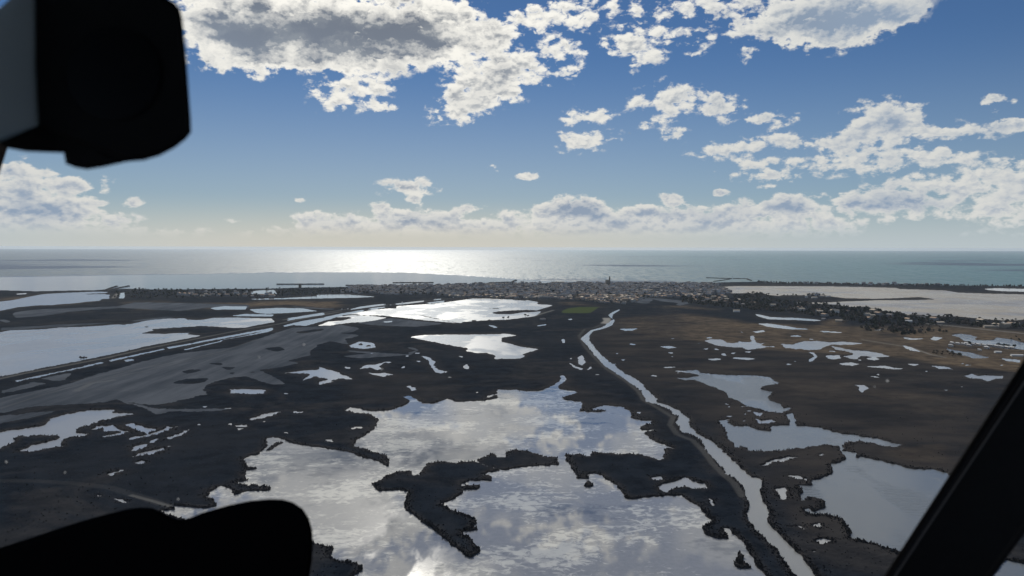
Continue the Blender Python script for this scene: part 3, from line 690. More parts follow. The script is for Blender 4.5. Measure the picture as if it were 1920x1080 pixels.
# ragged shores
k_near = np.clip((VV - 520) / 300, 0.15, 1.0)
wu, wv = shore_warp(X, Y)
us, vs = UU + wu * k_near, VV + wv * k_near * np.clip((VV - 520) / 400, 0.08, 0.8)
wat = sample(Wb, us, vs)
seaM = sample(SEA, UU, VV)
wat = np.maximum(wat, seaM)
fr = np.clip(sample(FRm, us, vs) * 2.2, 0, 1)
mud = sample(MUDb, us + (vnoise(X, Y, 60, 7) - .5) * 10, vs)
dry = sample(DRYb, us, vs)
grn = sample(blur(GRNm, 1, 1), UU, VV)
brn = np.clip(sample(BRNb, us, vs), 0, 1)
road = sample(blur(ROADm, 1, 1), UU, VV)
outside = (UU < U0) | (UU > U1) | (VV > V1)
tall = vnoise(X, Y, 2.2, 8) * 0.6 + vnoise(X, Y, 6, 9) * 0.5 + vnoise(X, Y, 28, 10) * 0.4
patch = np.clip((vnoise(X, Y, 90, 12) * 0.6 + vnoise(X, Y, 30, 13) * 0.4 - 0.42) * 4, 0, 1)
rough = (1 - np.clip(mud, 0, 1) * 0.92) * (1 - grn) * (1 - np.clip(road * 3, 0, 1))
hgt = 0.22 + rough * tall * (0.22 + 0.75 * fr ** 1.5 + 0.4 * patch * (1 - fr))
bank = np.zeros_like(hgt)
EDGE = np.clip((0.5 - wat) * 4, -1, 1)
Z = np.where(EDGE > 0, EDGE * hgt, EDGE * 0.7)
Z[-60:, :] = np.where(wat[-60:, :] > .5, -0.7, Z[-60:, :] * 0.5)


def grid_mesh(name, X, Y, Z, keep=None):
    nr, nc = X.shape
    me = bpy.data.meshes.new(name)
    co = np.stack([X, Y, Z], -1).reshape(-1, 3).astype(np.float32)
    idx = np.arange(nr * nc).reshape(nr, nc)
    q = np.stack([idx[1:, :-1], idx[1:, 1:], idx[:-1, 1:], idx[:-1, :-1]], -1).reshape(-1, 4)
    if keep is not None:
        q = q[keep.reshape(-1)]
        used = np.unique(q)
        remap = np.zeros(nr * nc, np.int64)
        remap[used] = np.arange(len(used))
        q, co = remap[q], co[used]
    me.vertices.add(len(co))
    me.vertices.foreach_set('co', co.reshape(-1))
    me.loops.add(q.size)
    me.loops.foreach_set('vertex_index', q.reshape(-1).astype(np.int32))
    me.polygons.add(len(q))
    me.polygons.foreach_set('loop_start', np.arange(0, q.size, 4, dtype=np.int32))
    me.update(calc_edges=True)
    me.polygons.foreach_set('use_smooth', np.ones(len(q), bool))
    return me


def tag(o, label=None, cat=None, group=None, kind=None):
    if label:
        o['label'] = label
    if cat:
        o['category'] = cat
    if group:
        o['group'] = group
    if kind:
        o['kind'] = kind
    return o


def link(name, me, mat=None, parent=None, loc=None):
    o = bpy.data.objects.new(name, me)
    C.objects.link(o)
    if mat is not None and me is not None and not me.materials:
        for mm in (mat if isinstance(mat, (list, tuple)) else [mat]):
            me.materials.append(mm)
    if parent is not None:
        o.parent = parent
    if loc is not None:
        o.location = loc
    return o


def material(name):
    m = bpy.data.materials.new(name)
    m.use_nodes = True
    m.node_tree.nodes.clear()
    n = NT(m.node_tree)
    out = n.n('ShaderNodeOutputMaterial')
    b = n.n('ShaderNodeBsdfPrincipled')
    m.node_tree.links.new(b.outputs[0], out.inputs[0])
    return m, n, b


def bump(n, b, height, strength, dist):
    nd = n.n('ShaderNodeBump')
    nd.inputs['Strength'].default_value = strength
    nd.inputs['Distance'].default_value = dist
    n.put(nd.inputs['Height'], height)
    n.put(b.inputs['Normal'], nd.outputs[0])


# marsh material: plants, mud, dry reed, track and turf chosen by what grows where
mm, n, b = material('marsh_ground')
geo = n.n('ShaderNodeNewGeometry').outputs['Position']
at1 = n.n('ShaderNodeAttribute', attribute_name='cover')
s1 = n.n('ShaderNodeSeparateColor')
n.put(s1.inputs[0], at1.outputs['Color'])
at2 = n.n('ShaderNodeAttribute', attribute_name='ways')
s2 = n.n('ShaderNodeSeparateColor')
n.put(s2.inputs[0], at2.outputs['Color'])
big = n.noise(geo, 0.006, 6, 0.6)
mid = n.noise(geo, 0.05, 6, 0.65)
fine = n.noise(geo, 0.6, 4, 0.7)
plants = n.mix(n.smooth(mid, 0.35, 0.65), (0.007, 0.0105, 0.017, 1), (0.0155, 0.0215, 0.032, 1))
plants = n.mix(n.smooth(big, 0.45, 0.7, 0, 0.55), plants, (0.030, 0.033, 0.040, 1))
plants = n.mix(n.smooth(fine, 0.45, 0.8, 0, 0.45), plants, (0.035, 0.039, 0.046, 1))
brw = n.mix(n.smooth(n.noise(n.vec('MULTIPLY', geo, (0.5, 1, 1)), 0.02, 7, 0.62), 0.3, 0.7), (0.023, 0.0235, 0.027, 1), (0.066, 0.058, 0.053, 1))
plants = n.mix(n.math('MULTIPLY', s2.outputs[2], n.smooth(n.noise(geo, 0.0045, 5, 0.6), 0.3, 0.55, 0.35, 1.0)), plants, brw)
tone = n.noise(n.vec('MULTIPLY', geo, (0.8, 1, 1)), 0.008, 8, 0.66, 0.8)
plants = n.mix(n.smooth(tone, 0.52, 0.62, 0, 0.5), plants, n.mix(n.smooth(mid, 0.3, 0.7), (0.024, 0.025, 0.029, 1), (0.054, 0.051, 0.050, 1)))
reed = n.mix(n.smooth(fine, 0.3, 0.7), (0.024, 0.025, 0.029, 1), (0.066, 0.059, 0.056, 1))
col = n.mix(n.math('MULTIPLY', s1.outputs[2], 0.75), plants, reed)
dryc = n.mix(n.smooth(mid, 0.3, 0.7), (0.075, 0.058, 0.045, 1), (0.21, 0.16, 0.108, 1))
dryw = n.math('MULTIPLY', s1.outputs[1], n.smooth(n.math('ADD', n.noise(geo, 0.012, 8, 0.62), n.math('MULTIPLY', s1.outputs[1], 0.25)), 0.38, 0.66), clamp=True)
col = n.mix(dryw, col, dryc)
mudc = n.mix(n.smooth(n.math('ADD', n.math('MULTIPLY', n.noise(n.vec('MULTIPLY', geo, (1, 0.35, 1)), 0.012, 7, 0.62), 0.6), n.math('MULTIPLY', n.noise(n.vec('MULTIPLY', geo, (1, 0.09, 1)), 0.06, 5, 0.6), 0.4)), 0.36, 0.64), (0.046, 0.056, 0.072, 1), (0.105, 0.118, 0.140, 1))
col = n.mix(n.smooth(n.math('ADD', s1.outputs[0], n.math('MULTIPLY', n.math('SUBTRACT', mid, 0.5), 0.5)), 0.3, 0.6), col, mudc)
col = n.mix(s2.outputs[1], col, n.mix(mid, (0.045, 0.066, 0.026, 1), (0.068, 0.090, 0.036, 1)))
col = n.mix(s2.outputs[0], col, n.mix(fine, (0.25, 0.245, 0.23, 1), (0.36, 0.35, 0.325, 1)))
n.put(b.inputs['Base Color'], col)
n.put(b.inputs['Roughness'], n.lin(s1.outputs[0], 0, 1, 0.9, 0.62))
b.inputs['Specular IOR Level'].default_value = 0.0
hsum = n.math('MULTIPLY_ADD', fine, 1.0, n.math('MULTIPLY', n.noise(geo, 2.2, 3, 0.6), 0.5))
bump(n, b, hsum, 0.6, 0.5)
marsh_me = grid_mesh('marsh', X, Y, Z)
for nm, (r_, g_, b_) in (('cover', (np.clip(mud, 0, 1), np.clip(dry, 0, 1), fr * (1 - np.clip(mud, 0, 1)))), ('ways', (np.clip(road, 0, 1), np.clip(grn, 0, 1), brn))):
    at_ = marsh_me.attributes.new(nm, 'FLOAT_COLOR', 'POINT')
    at_.data.foreach_set('color', np.stack([r_, g_, b_, np.ones_like(r_)], -1).reshape(-1).astype(np.float32))
marsh = link('ground', marsh_me, mm)
tag(marsh, 'dark winter saltmarsh with mud flats, reed beds and tracks', 'marsh', kind='structure')

# plain under and behind everything
me = bpy.data.meshes.new('plain')
me.from_pydata([(-90000, -60000, -1.5), (90000, -60000, -1.5), (90000, 3600, -1.5), (-90000, 3600, -1.5)], [], [(0, 1, 2, 3)])
mp, n, b = material('plain_ground')
geo = n.n('ShaderNodeNewGeometry').outputs['Position']
n.put(b.inputs['Base Color'], n.mix(n.noise(geo, 0.01, 6, 0.6), (0.03, 0.032, 0.03, 1), (0.09, 0.075, 0.055, 1)))
b.inputs['Roughness'].default_value = 0.9
tag(link('terrain', me, mp), 'flat dark land around the marsh', 'land', kind='structure')


# ---- water
def water_material(name, base, rough, ior, ripple, patchy=0.0, mats=False, streak=False):
    m, n, b = material(name)
    geo = n.n('ShaderNodeNewGeometry').outputs['Position']
    n.put(b.inputs['Base Color'], n.mix(n.noise(geo, 0.006, 5, 0.55), (*[c * 0.8 for c in base], 1), (*[min(1, c * 1.25) for c in base], 1)))
    if mats:        # floating weed and silt: pale mottles and darker beds
        q = n.vec('MULTIPLY', geo, (0.75, 1, 1))
        pale = n.smooth(n.math('ADD', n.noise(q, 0.020, 3, 0.5), n.math('MULTIPLY', n.math('SUBTRACT', n.noise(q, 0.20, 7, 0.66, 0.8), 0.5), 1.0)), 0.50, 0.68)
        bed = n.smooth(n.math('ADD', n.noise(n.vec('ADD', q, (700, 300, 0)), 0.011, 3, 0.5), n.math('MULTIPLY', n.math('SUBTRACT', n.noise(q, 0.09, 5, 0.6), 0.5), 0.5)), 0.56, 0.68)
        c0 = n.mix(n.noise(geo, 0.3, 5, 0.65), (0.19, 0.20, 0.215, 1), (0.32, 0.325, 0.335, 1))
        c1 = n.mix(pale, c0, (0.54, 0.54, 0.51, 1))
        n.put(b.inputs['Base Color'], n.mix(n.math('MULTIPLY', bed, 0.8), c1, (0.085, 0.10, 0.13, 1)))
    if streak:      # clearer water in long bands through the silt
        q = n.vec('MULTIPLY', geo, (1, 1.3, 1))
        bnd = n.smooth(n.noise(q, 0.0026, 5, 0.55), 0.50, 0.64)
        n.put(b.inputs['Base Color'], n.mix(n.math('MULTIPLY', bnd, 0.75), n.mix(n.noise(geo, 0.02, 6, 0.6), (*[c * 0.9 for c in base], 1), (*[c * 1.12 for c in base], 1)), (0.24, 0.23, 0.235, 1)))
    b.inputs['IOR'].default_value = ior
    wind = n.smooth(n.noise(n.vec('MULTIPLY', geo, (1, 0.5, 1)), 0.011, 6, 0.62, 0.3), 0.47, 0.56)
    n.put(b.inputs['Roughness'], n.lin(wind, 0, 1, rough, rough + patchy))
    wave = n.n('ShaderNodeTexWave', wave_type='BANDS', bands_direction='DIAGONAL')
    n.put(wave.inputs['Vector'], n.vec('MULTIPLY', geo, (0.4, 0.9, 1)))
    wave.inputs['Scale'].default_value = 0.35
    wave.inputs['Distortion'].default_value = 9
    wave.inputs['Detail'].default_value = 3
    hh = n.math('ADD', n.math('MULTIPLY', wave.outputs['Fac'], 0.5), n.noise(geo, 0.45, 4, 0.6))
    nd = n.n('ShaderNodeBump')
    n.put(nd.inputs['Strength'], n.lin(wind, 0, 1, ripple * 0.25, ripple))
    nd.inputs['Distance'].default_value = 0.3
    n.put(nd.inputs['Height'], hh)
    n.put(b.inputs['Normal'], nd.outputs[0])
    return m


WM = {
    '': water_material('pond_water', (0.30, 0.305, 0.31), 0.12, 1.75, 0.02),
    'silver': water_material('silver_water', (0.26, 0.265, 0.27), 0.20, 1.7, 0.03, 0.06),
    'mirror': water_material('mirror_water', (0.19, 0.195, 0.20), 0.02, 1.62, 0.012, 0.085, True),
    'steel': water_material('rippled_water', (0.14, 0.155, 0.17), 0.13, 1.45, 0.55, 0.08),
    'canal': water_material('canal_water', (0.25, 0.255, 0.25), 0.14, 1.6, 0.06, 0.06),
    'silt': water_material('silty_water', (0.40, 0.345, 0.26), 0.26, 1.2, 0.05, 0.08, False, True),
    'P_left': water_material('blue_lagoon_water', (0.17, 0.19, 0.23), 0.22, 1.7, 0.03),
}
WM['ragged'] = WM['']
# which body each bit of the sheet belongs to: grow the labels outwards so that every shore lies over its own water
ul = np.arange(U0, U1 + 1, 4.0)
vl = np.concatenate([np.arange(520, 640, 0.5), np.arange(640, 800, 1.0), np.arange(800, 1316, 2.0)])
uc, vc = (ul[:-1] + ul[1:]) / 2, (vl[:-1] + vl[1:]) / 2
labc = np.zeros((len(vc), len(uc)), np.int16)
for du in (-1.5, -0.5, 0.5, 1.5):
    for dv in (-0.25, 0.25):
        ix = np.clip((uc - U0 + du).astype(int), 0, RW - 1)
        iy = np.clip(((vc + dv * (vl[1:] - vl[:-1]) - V0) * SV).astype(int), 0, RH - 1)
        labc = np.maximum(labc, LAB[np.ix_(iy, ix)])
for it in range(6):
    grown = labc.copy()
    for dy, dx in ((0, 1), (0, -1), (1, 0), (-1, 0)):
        sh = np.roll(labc, (dy, dx), (0, 1))
        grown = np.where((grown == 0) & (sh > 0), sh, grown)
    labc = grown
UL, VL = np.meshgrid(ul, vl)
XL, YL = ground_np(UL, VL)
ZL = np.zeros_like(XL)
ndup = {}
for i, (kind, label, look, txt) in enumerate(WATER):
    keep = labc == i + 1
    if not keep.any():
        continue
    o = link(kind, grid_mesh(kind, XL, YL, ZL, keep), WM[look])
    small = {'pond': ('small bright pond in the dark marsh', 'small ponds across the marsh'), 'ditch': ('thin bright ditch along the causeway', 'ditches along the causeway')}.get(kind)
    if label:
        tag(o, label, kind.replace('_', ' '), kind='structure')
    else:
        tag(o, small[0], kind, small[1], kind='structure')

# ---- sea
sm, n, b = material('sea_water')
geo = n.n('ShaderNodeNewGeometry').outputs['Position']
sepg = n.n('ShaderNodeSeparateXYZ')
n.put(sepg.inputs[0], geo)
# smoother water, cloud shade put into its colour: under the coast, in bands offshore
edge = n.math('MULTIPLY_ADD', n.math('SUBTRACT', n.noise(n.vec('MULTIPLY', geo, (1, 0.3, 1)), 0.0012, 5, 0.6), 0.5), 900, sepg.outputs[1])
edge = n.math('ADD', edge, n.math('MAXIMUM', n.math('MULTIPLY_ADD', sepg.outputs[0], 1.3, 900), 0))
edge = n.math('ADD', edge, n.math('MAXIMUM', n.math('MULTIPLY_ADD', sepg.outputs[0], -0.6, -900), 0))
shore_shade = n.smooth(edge, 4950, 4650)
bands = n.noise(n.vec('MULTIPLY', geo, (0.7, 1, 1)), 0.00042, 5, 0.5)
band_shade = n.math('MULTIPLY', n.smooth(bands, 0.55, 0.61), n.smooth(sepg.outputs[1], 17000, 9000))
cloud_shade = n.math('MAXIMUM', shore_shade, band_shade)
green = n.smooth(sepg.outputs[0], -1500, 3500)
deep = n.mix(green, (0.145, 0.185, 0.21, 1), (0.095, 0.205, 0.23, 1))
n.put(b.inputs['Base Color'], n.mix(cloud_shade, deep, n.mix(green, (0.105, 0.125, 0.165, 1), (0.035, 0.07, 0.11, 1))))
b.inputs['IOR'].default_value = 1.33
swell = n.noise(n.vec('MULTIPLY', geo, (0.022, 0.0035, 1)), 1.0, 5, 0.65)
chop = n.noise(n.vec('MULTIPLY', geo, (0.09, 0.012, 1)), 1.0, 3, 0.6)
spark = n.smooth(n.math('MULTIPLY_ADD', chop, 0.6, n.math('MULTIPLY', swell, 0.6)), 0.54, 0.68)
n.put(b.inputs['Roughness'], n.mix(shore_shade, n.lin(n.math('MULTIPLY', spark, n.math('SUBTRACT', 1.0, band_shade)), 0, 1, 0.34, 0.74), (0.12, 0.12, 0.12, 1)))
n.put(b.inputs['Specular IOR Level'], n.mix(cloud_shade, n.lin(spark, 0, 1, 0.10, 0.46), n.mix(shore_shade, (0.03, 0.03, 0.03, 1), (0.09, 0.09, 0.09, 1))))
nd = n.n('ShaderNodeBump')
n.put(nd.inputs['Strength'], n.lin(cloud_shade, 0, 1, 0.25, 0.05))
nd.inputs['Distance'].default_value = 6
n.put(nd.inputs['Height'], n.math('ADD', swell, n.math('MULTIPLY', chop, 0.4)))
n.put(b.inputs['Normal'], nd.outputs[0])
ys = np.concatenate([[1500], np.geomspace(2600, 46000, 60)])
xs = np.linspace(-1, 1, 41)
XS = np.stack([xs * max(9000, 1.6 * y) for y in ys])
YS = np.repeat(ys[:, None], len(xs), 1)
sea_keep = np.ones((len(ys) - 1, len(xs) - 1), bool)
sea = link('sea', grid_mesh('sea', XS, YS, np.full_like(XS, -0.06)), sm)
tag(sea, 'open sea glittering under the sun beyond the town', 'sea', kind='structure')

# ------------------------------------------------------------------ plain materials
def plain(name, col, rough=0.8, spec=0.2, vary=0.0, scale=0.4):
    m, n, b = material(name)
    if vary:
        geo = n.n('ShaderNodeNewGeometry').outputs['Position']
        f = n.noise(geo, scale, 4, 0.6)
        n.put(b.inputs['Base Color'], n.mix(f, (*[c * (1 - vary) for c in col], 1), (*[min(1, c * (1 + vary)) for c in col], 1)))
    else:
        b.inputs['Base Color'].default_value = (*col, 1)
    b.inputs['Roughness'].default_value = rough
    b.inputs['Specular IOR Level'].default_value = spec
    return m


WALLS = [plain('wall_white', (0.42, 0.41, 0.39), vary=.1), plain('wall_cream', (0.36, 0.31, 0.25), vary=.1), plain('wall_grey', (0.30, 0.30, 0.31), vary=.1)]
ROOFS = [plain('lit_roof_tile', (0.44, 0.33, 0.25), vary=.25, spec=0), plain('lit_roof_pale', (0.60, 0.52, 0.42), vary=.2, spec=0), plain('lit_roof_grey', (0.26, 0.25, 0.25), vary=.2, spec=0)]  # sunlight on the near roofs is put into these paler colours
WHITE = plain('limewash', (0.80, 0.79, 0.76), vary=.05)
THATCH = plain('thatch', (0.075, 0.060, 0.048), vary=.3, spec=0)
ROCK = plain('rock', (0.045, 0.045, 0.045), vary=.4, spec=0)
STONE = plain('church_stone', (0.20, 0.18, 0.15), vary=.2, spec=0)
BARK = plain('bark', (0.06, 0.05, 0.042), vary=.2, spec=0)
LEAFD = plain('evergreen_leaves', (0.042, 0.052, 0.042), vary=.35, spec=0, scale=.3)
LEAFB = plain('bare_twigs', (0.135, 0.115, 0.10), vary=.35, spec=0, scale=.3)
LEAFG = plain('grey_green_leaves', (0.070, 0.074, 0.064), vary=.35, spec=0, scale=.3)
GLASS = plain('window_dark', (0.03, 0.035, 0.04), rough=.2, spec=.5)


def py_mesh(name, verts, faces, mats=None, mi=None):
    me = bpy.data.meshes.new(name)
    me.from_pydata(verts, [], faces)
    for m_ in mats or []:
        me.materials.append(m_)
    if mi:
        me.polygons.foreach_set('material_index', mi)
    me.update()
    return me


def house_geo(w, l, h, r, eave=0.4):
    """gabled house: x = width across the gable, y = length"""
    a, b = w / 2, l / 2
    v = [(-a, -b, -1), (a, -b, -1), (a, b, -1), (-a, b, -1), (-a, -b, h), (a, -b, h), (a, b, h), (-a, b, h), (0, -b, h + r), (0, b, h + r)]
    f = [(0, 1, 5, 8, 4), (2, 3, 7, 9, 6), (1, 2, 6, 5), (3, 0, 4, 7)]
    mi = [0, 0, 0, 0]
    k = r / a
    e = a + eave
    z0 = h - eave * k + 0.05
    t = 0.18
    o = len(v)
    for s in (-1, 1):
        v += [(s * e, -b - eave, z0), (s * e, b + eave, z0), (0, b + eave, h + r + 0.05), (0, -b - eave, h + r + 0.05),
              (s * e, -b - eave, z0 + t), (s * e, b + eave, z0 + t), (0, b + eave, h + r + 0.05 + t), (0, -b - eave, h + r + 0.05 + t)]
        f += [(o + 4, o + 5, o + 6, o + 7), (o, o + 3, o + 2, o + 1), (o, o + 1, o + 5, o + 4), (o, o + 4, o + 7, o + 3), (o + 1, o + 2, o + 6, o + 5)]
        mi += [1] * 5
        o += 8
    return v, f, mi


def land_at(x, y):
    u, v = back(x, y)
    if U0 + 2 < u < U1 - 2 and V0 + 1 < v < V1 - 2:
        return Wm[int((v - V0) * SV), int(u - U0)] < 0.5 and SEA[int((v - V0) * SV), int(u - U0)] < 0.5
    return False


def scatter(polys, n_want, gap, seed, dens=None):
    img = raster()
    for t_ in polys:
        fill(img, P(t_))
    rr, cc = np.nonzero(img > 0.5)
    g_ = np.random.RandomState(seed)
    x_, y_ = ground_np(cc + U0 + 0.5, rr / SV + V0)
    wgt = y_ ** 3
    wgt = wgt / wgt.sum()
    out, cells = [], {}
    for k in g_.choice(len(rr), min(n_want * 6, 60000), p=wgt):
        u = cc[k] + U0 + g_.rand()
        v = (rr[k] + g_.rand()) / SV + V0
        x, y = ground_np(u, v)
        key = (int(x // gap), int(y // gap))
        if not land_at(x, y) or any((key[0] + i, key[1] + j) in cells and math.hypot(cells[(key[0] + i, key[1] + j)][0] - x, cells[(key[0] + i, key[1] + j)][1] - y) < gap for i in (-1, 0, 1) for j in (-1, 0, 1)):
            continue
        cells[key] = (x, y)
        out.append((float(x), float(y)))
        if len(out) >= n_want:
            break
    return out


# ------------------------------------------------------------------ the town
TOWN = ['B 40,112 420,106 600,103 830,98 1000,96 1500,95 1900,95 C 160,94 240,100 200,112 260,135 270,150 160,168 0,172 B 1900,172 1720,170 1640,205 1560,214 1480,205 1400,192 1250,184 1040,182 830,176 640,172 500,158 300,158 100,152 40,140']
spots = scatter(TOWN, 1900, 11.5, 3)
spots += scatter(['C 20,165 160,150 280,190 500,215 560,240 420,220 200,210 40,200', 'C 690,160 830,160 860,172 690,175', 'C 600,230 1140,262 1500,300 1500,330 1200,300 900,290 560,255', 'C 1600,300 1920,330 1920,365 1700,340', 'B 0,135 40,130 40,150 0,150'], 62, 26, 5)
spots += scatter(['C 560,88 1000,98 1500,104 1500,108 1000,103 560,93'], 40, 25, 6)
spots += scatter(['A 1000,150 1500,140 1560,175 1240,172 1000,165'], 40, 30, 8)
spots.sort(key=lambda p: p[1])
hr = random.Random(5)
VAR = []
for wi in range(3):
    for ri in range(3):
        for (w_, l_, h_, r_) in ((8, 11, 4.2, 1.6), (9, 13, 6.0, 1.7), (10, 16, 7.2, 1.8), (11, 15, 3.6, 1.7)):
            VAR.append(((w_, l_, h_, r_), wi, ri))
vmesh = {}


def house_mesh(k):
    if k not in vmesh:
        (w_, l_, h_, r_), wi, ri = VAR[k]
        v, f, mi = house_geo(w_, l_, h_, r_)
        vmesh[k] = py_mesh('house', v, f, [WALLS[wi], ROOFS[ri]], mi)
    return vmesh[k]


bulk = {}
FARM = [plain('far_wall_white', (0.56, 0.57, 0.59), vary=.3, scale=.05), plain('far_wall_cream', (0.46, 0.445, 0.43), vary=.3, scale=.05), plain('far_wall_grey', (0.17, 0.18, 0.20), vary=.2), plain('shaded_roof_tile', (0.165, 0.14, 0.125), vary=.4, spec=0, scale=.05), plain('shaded_roof_pale', (0.27, 0.25, 0.235), vary=.4, spec=0, scale=.05), plain('shaded_roof_grey', (0.11, 0.115, 0.13), vary=.3, spec=0, scale=.05)]  # far roofs darker and cooler: cloud shade over the town put into colour
MAINROT = R(12)
for i, (x, y) in enumerate(spots):
    k = hr.choices(range(len(VAR)), [(3 if a[1] == 0 else 2) * (2 if a[2] == 0 else (2 if a[2] == 1 else 1)) for a in VAR])[0]
    rot = MAINROT + hr.choice((0, math.pi / 2)) + hr.uniform(-.15, .15)
    sc = hr.uniform(0.85, 1.15)
    if i < 290:
        o = link('house', house_mesh(k))
        o.location = (x, y, 0)
        o.rotation_euler = (0, 0, rot)
        o.scale = (sc, sc, hr.uniform(.85, 1.2))
        (w_, l_, h_, r_), wi, ri = VAR[k]
        ub, vb = back(x, y)
        where = 'below the lagoon tree belt' if ub > 1400 else ('on the dark shore by the breakwaters' if ub < 660 else ('at the sunny near edge of town' if ub < 1180 else 'where town thins towards the beige lagoon'))
        look = ('white', 'cream', 'grey')[wi] + ' ' + {4.2: 'low', 6.0: 'two storey', 7.2: 'tall long', 3.6: 'broad low'}[h_] + ' house with ' + ('tan tile', 'pale', 'grey')[ri] + ' roof'
        tag(o, look + ' ' + where, 'house', look + 's ' + where)
    else:
        (w_, l_, h_, r_), wi, ri = VAR[k]
        hz_ = hr.uniform(.85, 1.25) * (1.35 if hr.random() < .15 else 1)
        v, f, mi = house_geo(w_ * sc, l_ * sc, h_ * hz_, r_)
        bv, bf, bm = bulk.setdefault((wi, ri), ([], [], []))
        o0 = len(bv)
        ca, sa = math.cos(rot), math.sin(rot)
        bv += [(x + px * ca - py * sa, y + px * sa + py * ca, pz) for px, py, pz in v]
        bf += [tuple(q + o0 for q in ff) for ff in f]
        bm += mi
allv, allf, allm = [], [], []
for (wi, ri), (bv, bf, bm) in bulk.items():
    o0 = len(allv)
    allv += bv
    allf += [tuple(q + o0 for q in ff) for ff in bf]
    allm += [wi if q == 0 else 3 + ri for q in bm]
o = link('far_houses', py_mesh('far_houses', allv, allf, FARM, allm))
tag(o, 'mass of far pale houses of the seaside town along the coast', 'houses', kind='stuff')


def box(v, f, x0, x1, y0, y1, z0, z1):
    o = len(v)
    v += [(x0, y0, z0), (x1, y0, z0), (x1, y1, z0), (x0, y1, z0), (x0, y0, z1), (x1, y0, z1), (x1, y1, z1), (x0, y1, z1)]
    f += [(o, o + 3, o + 2, o + 1), (o + 4, o + 5, o + 6, o + 7), (o, o + 1, o + 5, o + 4), (o + 1, o + 2, o + 6, o + 5), (o + 2, o + 3, o + 7, o + 6), (o + 3, o, o + 4, o + 7)]


def empty(name, loc, rz=0.0):
    o = bpy.data.objects.new(name, None)
    C.objects.link(o)
    o.location = loc
    o.rotation_euler = (0, 0, rz)
    o.empty_display_size = 0.1
    return o


# fortified church
cx, cy = at(1139.5, 534)
ch = empty('church', (cx, cy, 0))
tag(ch, 'tall stone fortified church whose tower stands above the town roofs', 'church')
v, f = [], []
box(v, f, -7.5, 5, -9, 22, -1, 20)
for k in range(7):
    box(v, f, -7.5 + k * 1.9, -6.5 + k * 1.9, -9, -8.2, 20, 21.2)
    box(v, f, -7.5 + k * 1.9, -6.5 + k * 1.9, 21.2, 22, 20, 21.2)
link('nave', py_mesh('nave', v, f), STONE, ch)
v, f = [], []
box(v, f, 5, 10.5, -4, 3, -1, 30)
for x_ in (5, 7.25, 9.5):
    box(v, f, x_, x_ + 1, -4, 3, 30, 32)
box(v, f, 5, 10.5, -1.2, .2, 32, 36)
tw = link('bell_tower', py_mesh('bell_tower', v, f), STONE, ch)
v, f = [], []
for x_ in (6.2, 8.2):
    box(v, f, x_, x_ + 1.0, -4.06, -3.9, 25, 28)
link('window', py_mesh('window', v, f), GLASS, tw)
# bullring
bx_, by_ = at(1090, 532)
ar = empty('bullring', (bx_, by_, 0))
tag(ar, 'round grey bullring rising over the roofs beside the beach', 'bullring')
v, f = [], []
N = 28
for k in range(N):
    a_ = 2 * math.pi * k / N
    for rr_, z_ in ((22, -1), (22, 11), (20.5, 11), (14, 3)):
        v.append((rr_ * math.cos(a_), rr_ * math.sin(a_), z_))
for k in range(N):
    q = (k + 1) % N
    for j in range(3):
        f.append((k * 4 + j, q * 4 + j, q * 4 + j + 1, k * 4 + j + 1))
f.append(tuple(k * 4 + 3 for k in range(N)))
wl = link('wall', py_mesh('wall', v, f), WALLS[2], ar)
v, f = [], []
for k in range(N):
    if k % 2 == 0:
        a_ = 2 * math.pi * k / N + .1
        ca, sa = math.cos(a_), math.sin(a_)
        o0 = len(v)
        for t_, z_ in ((-1.2, 2), (1.2, 2), (1.2, 6), (-1.2, 6)):
            v.append((22.05 * ca - t_ * sa, 22.05 * sa + t_ * ca, z_))
        f.append((o0, o0 + 1, o0 + 2, o0 + 3))
link('arch', py_mesh('arch', v, f), GLASS, ar)

# long flats and halls that stick out of the roofs
for (u_, v_, w_, l_, h_, lab) in ((1048, 533, 46, 14, 11, 'long grey apartment block on the seafront by the bullring'), (920, 537, 30, 14, 9, 'low apartment block behind the sand coloured beach houses'), (1022, 560, 34, 16, 7, 'broad pale hall on the sunny near side of town'), (1060, 556.5, 24, 12, 8, 'pale hall with a tan roof beside the playing field'), (1340, 545, 24, 12, 7, 'white hall at the tip of the beige lagoon'), (1216, 548, 30, 14, 9, 'dark block among trees on the side of town'), (935, 555, 26, 12, 8, 'cream block above the salt pond shore')):
    x, y = at(u_, v_)
    ap = empty('apartment_block', (x, y, 0), R(6))
    v, f = [], []
    box(v, f, -w_ / 2, w_ / 2, -l_ / 2, l_ / 2, -1, h_)
    link('wall', py_mesh('wall', v, f), WALLS[hr.randrange(3)], ap)
    v, f = [], []
    box(v, f, -w_ / 2 - .4, w_ / 2 + .4, -l_ / 2 - .4, l_ / 2 + .4, h_ + .003, h_ + .5)
    box(v, f, -w_ / 4, -w_ / 4 + 3, -2, 2, h_ + .5, h_ + 2.4)
    link('roof', py_mesh('roof', v, f), ROOFS[hr.choice((1, 2))], ap)
    v, f = [], []
    for st in range(int(h_ // 3)):
        for k in range(int(w_ // 4)):
            box(v, f, -w_ / 2 + 1.4 + k * 4, -w_ / 2 + 2.9 + k * 4, -l_ / 2 - .05, -l_ / 2 + .1, 1 + st * 3, 2.4 + st * 3)
    o = link('window', py_mesh('window', v, f), GLASS, ap)
    o['kind'] = 'stuff'
    tag(ap, lab, 'building')


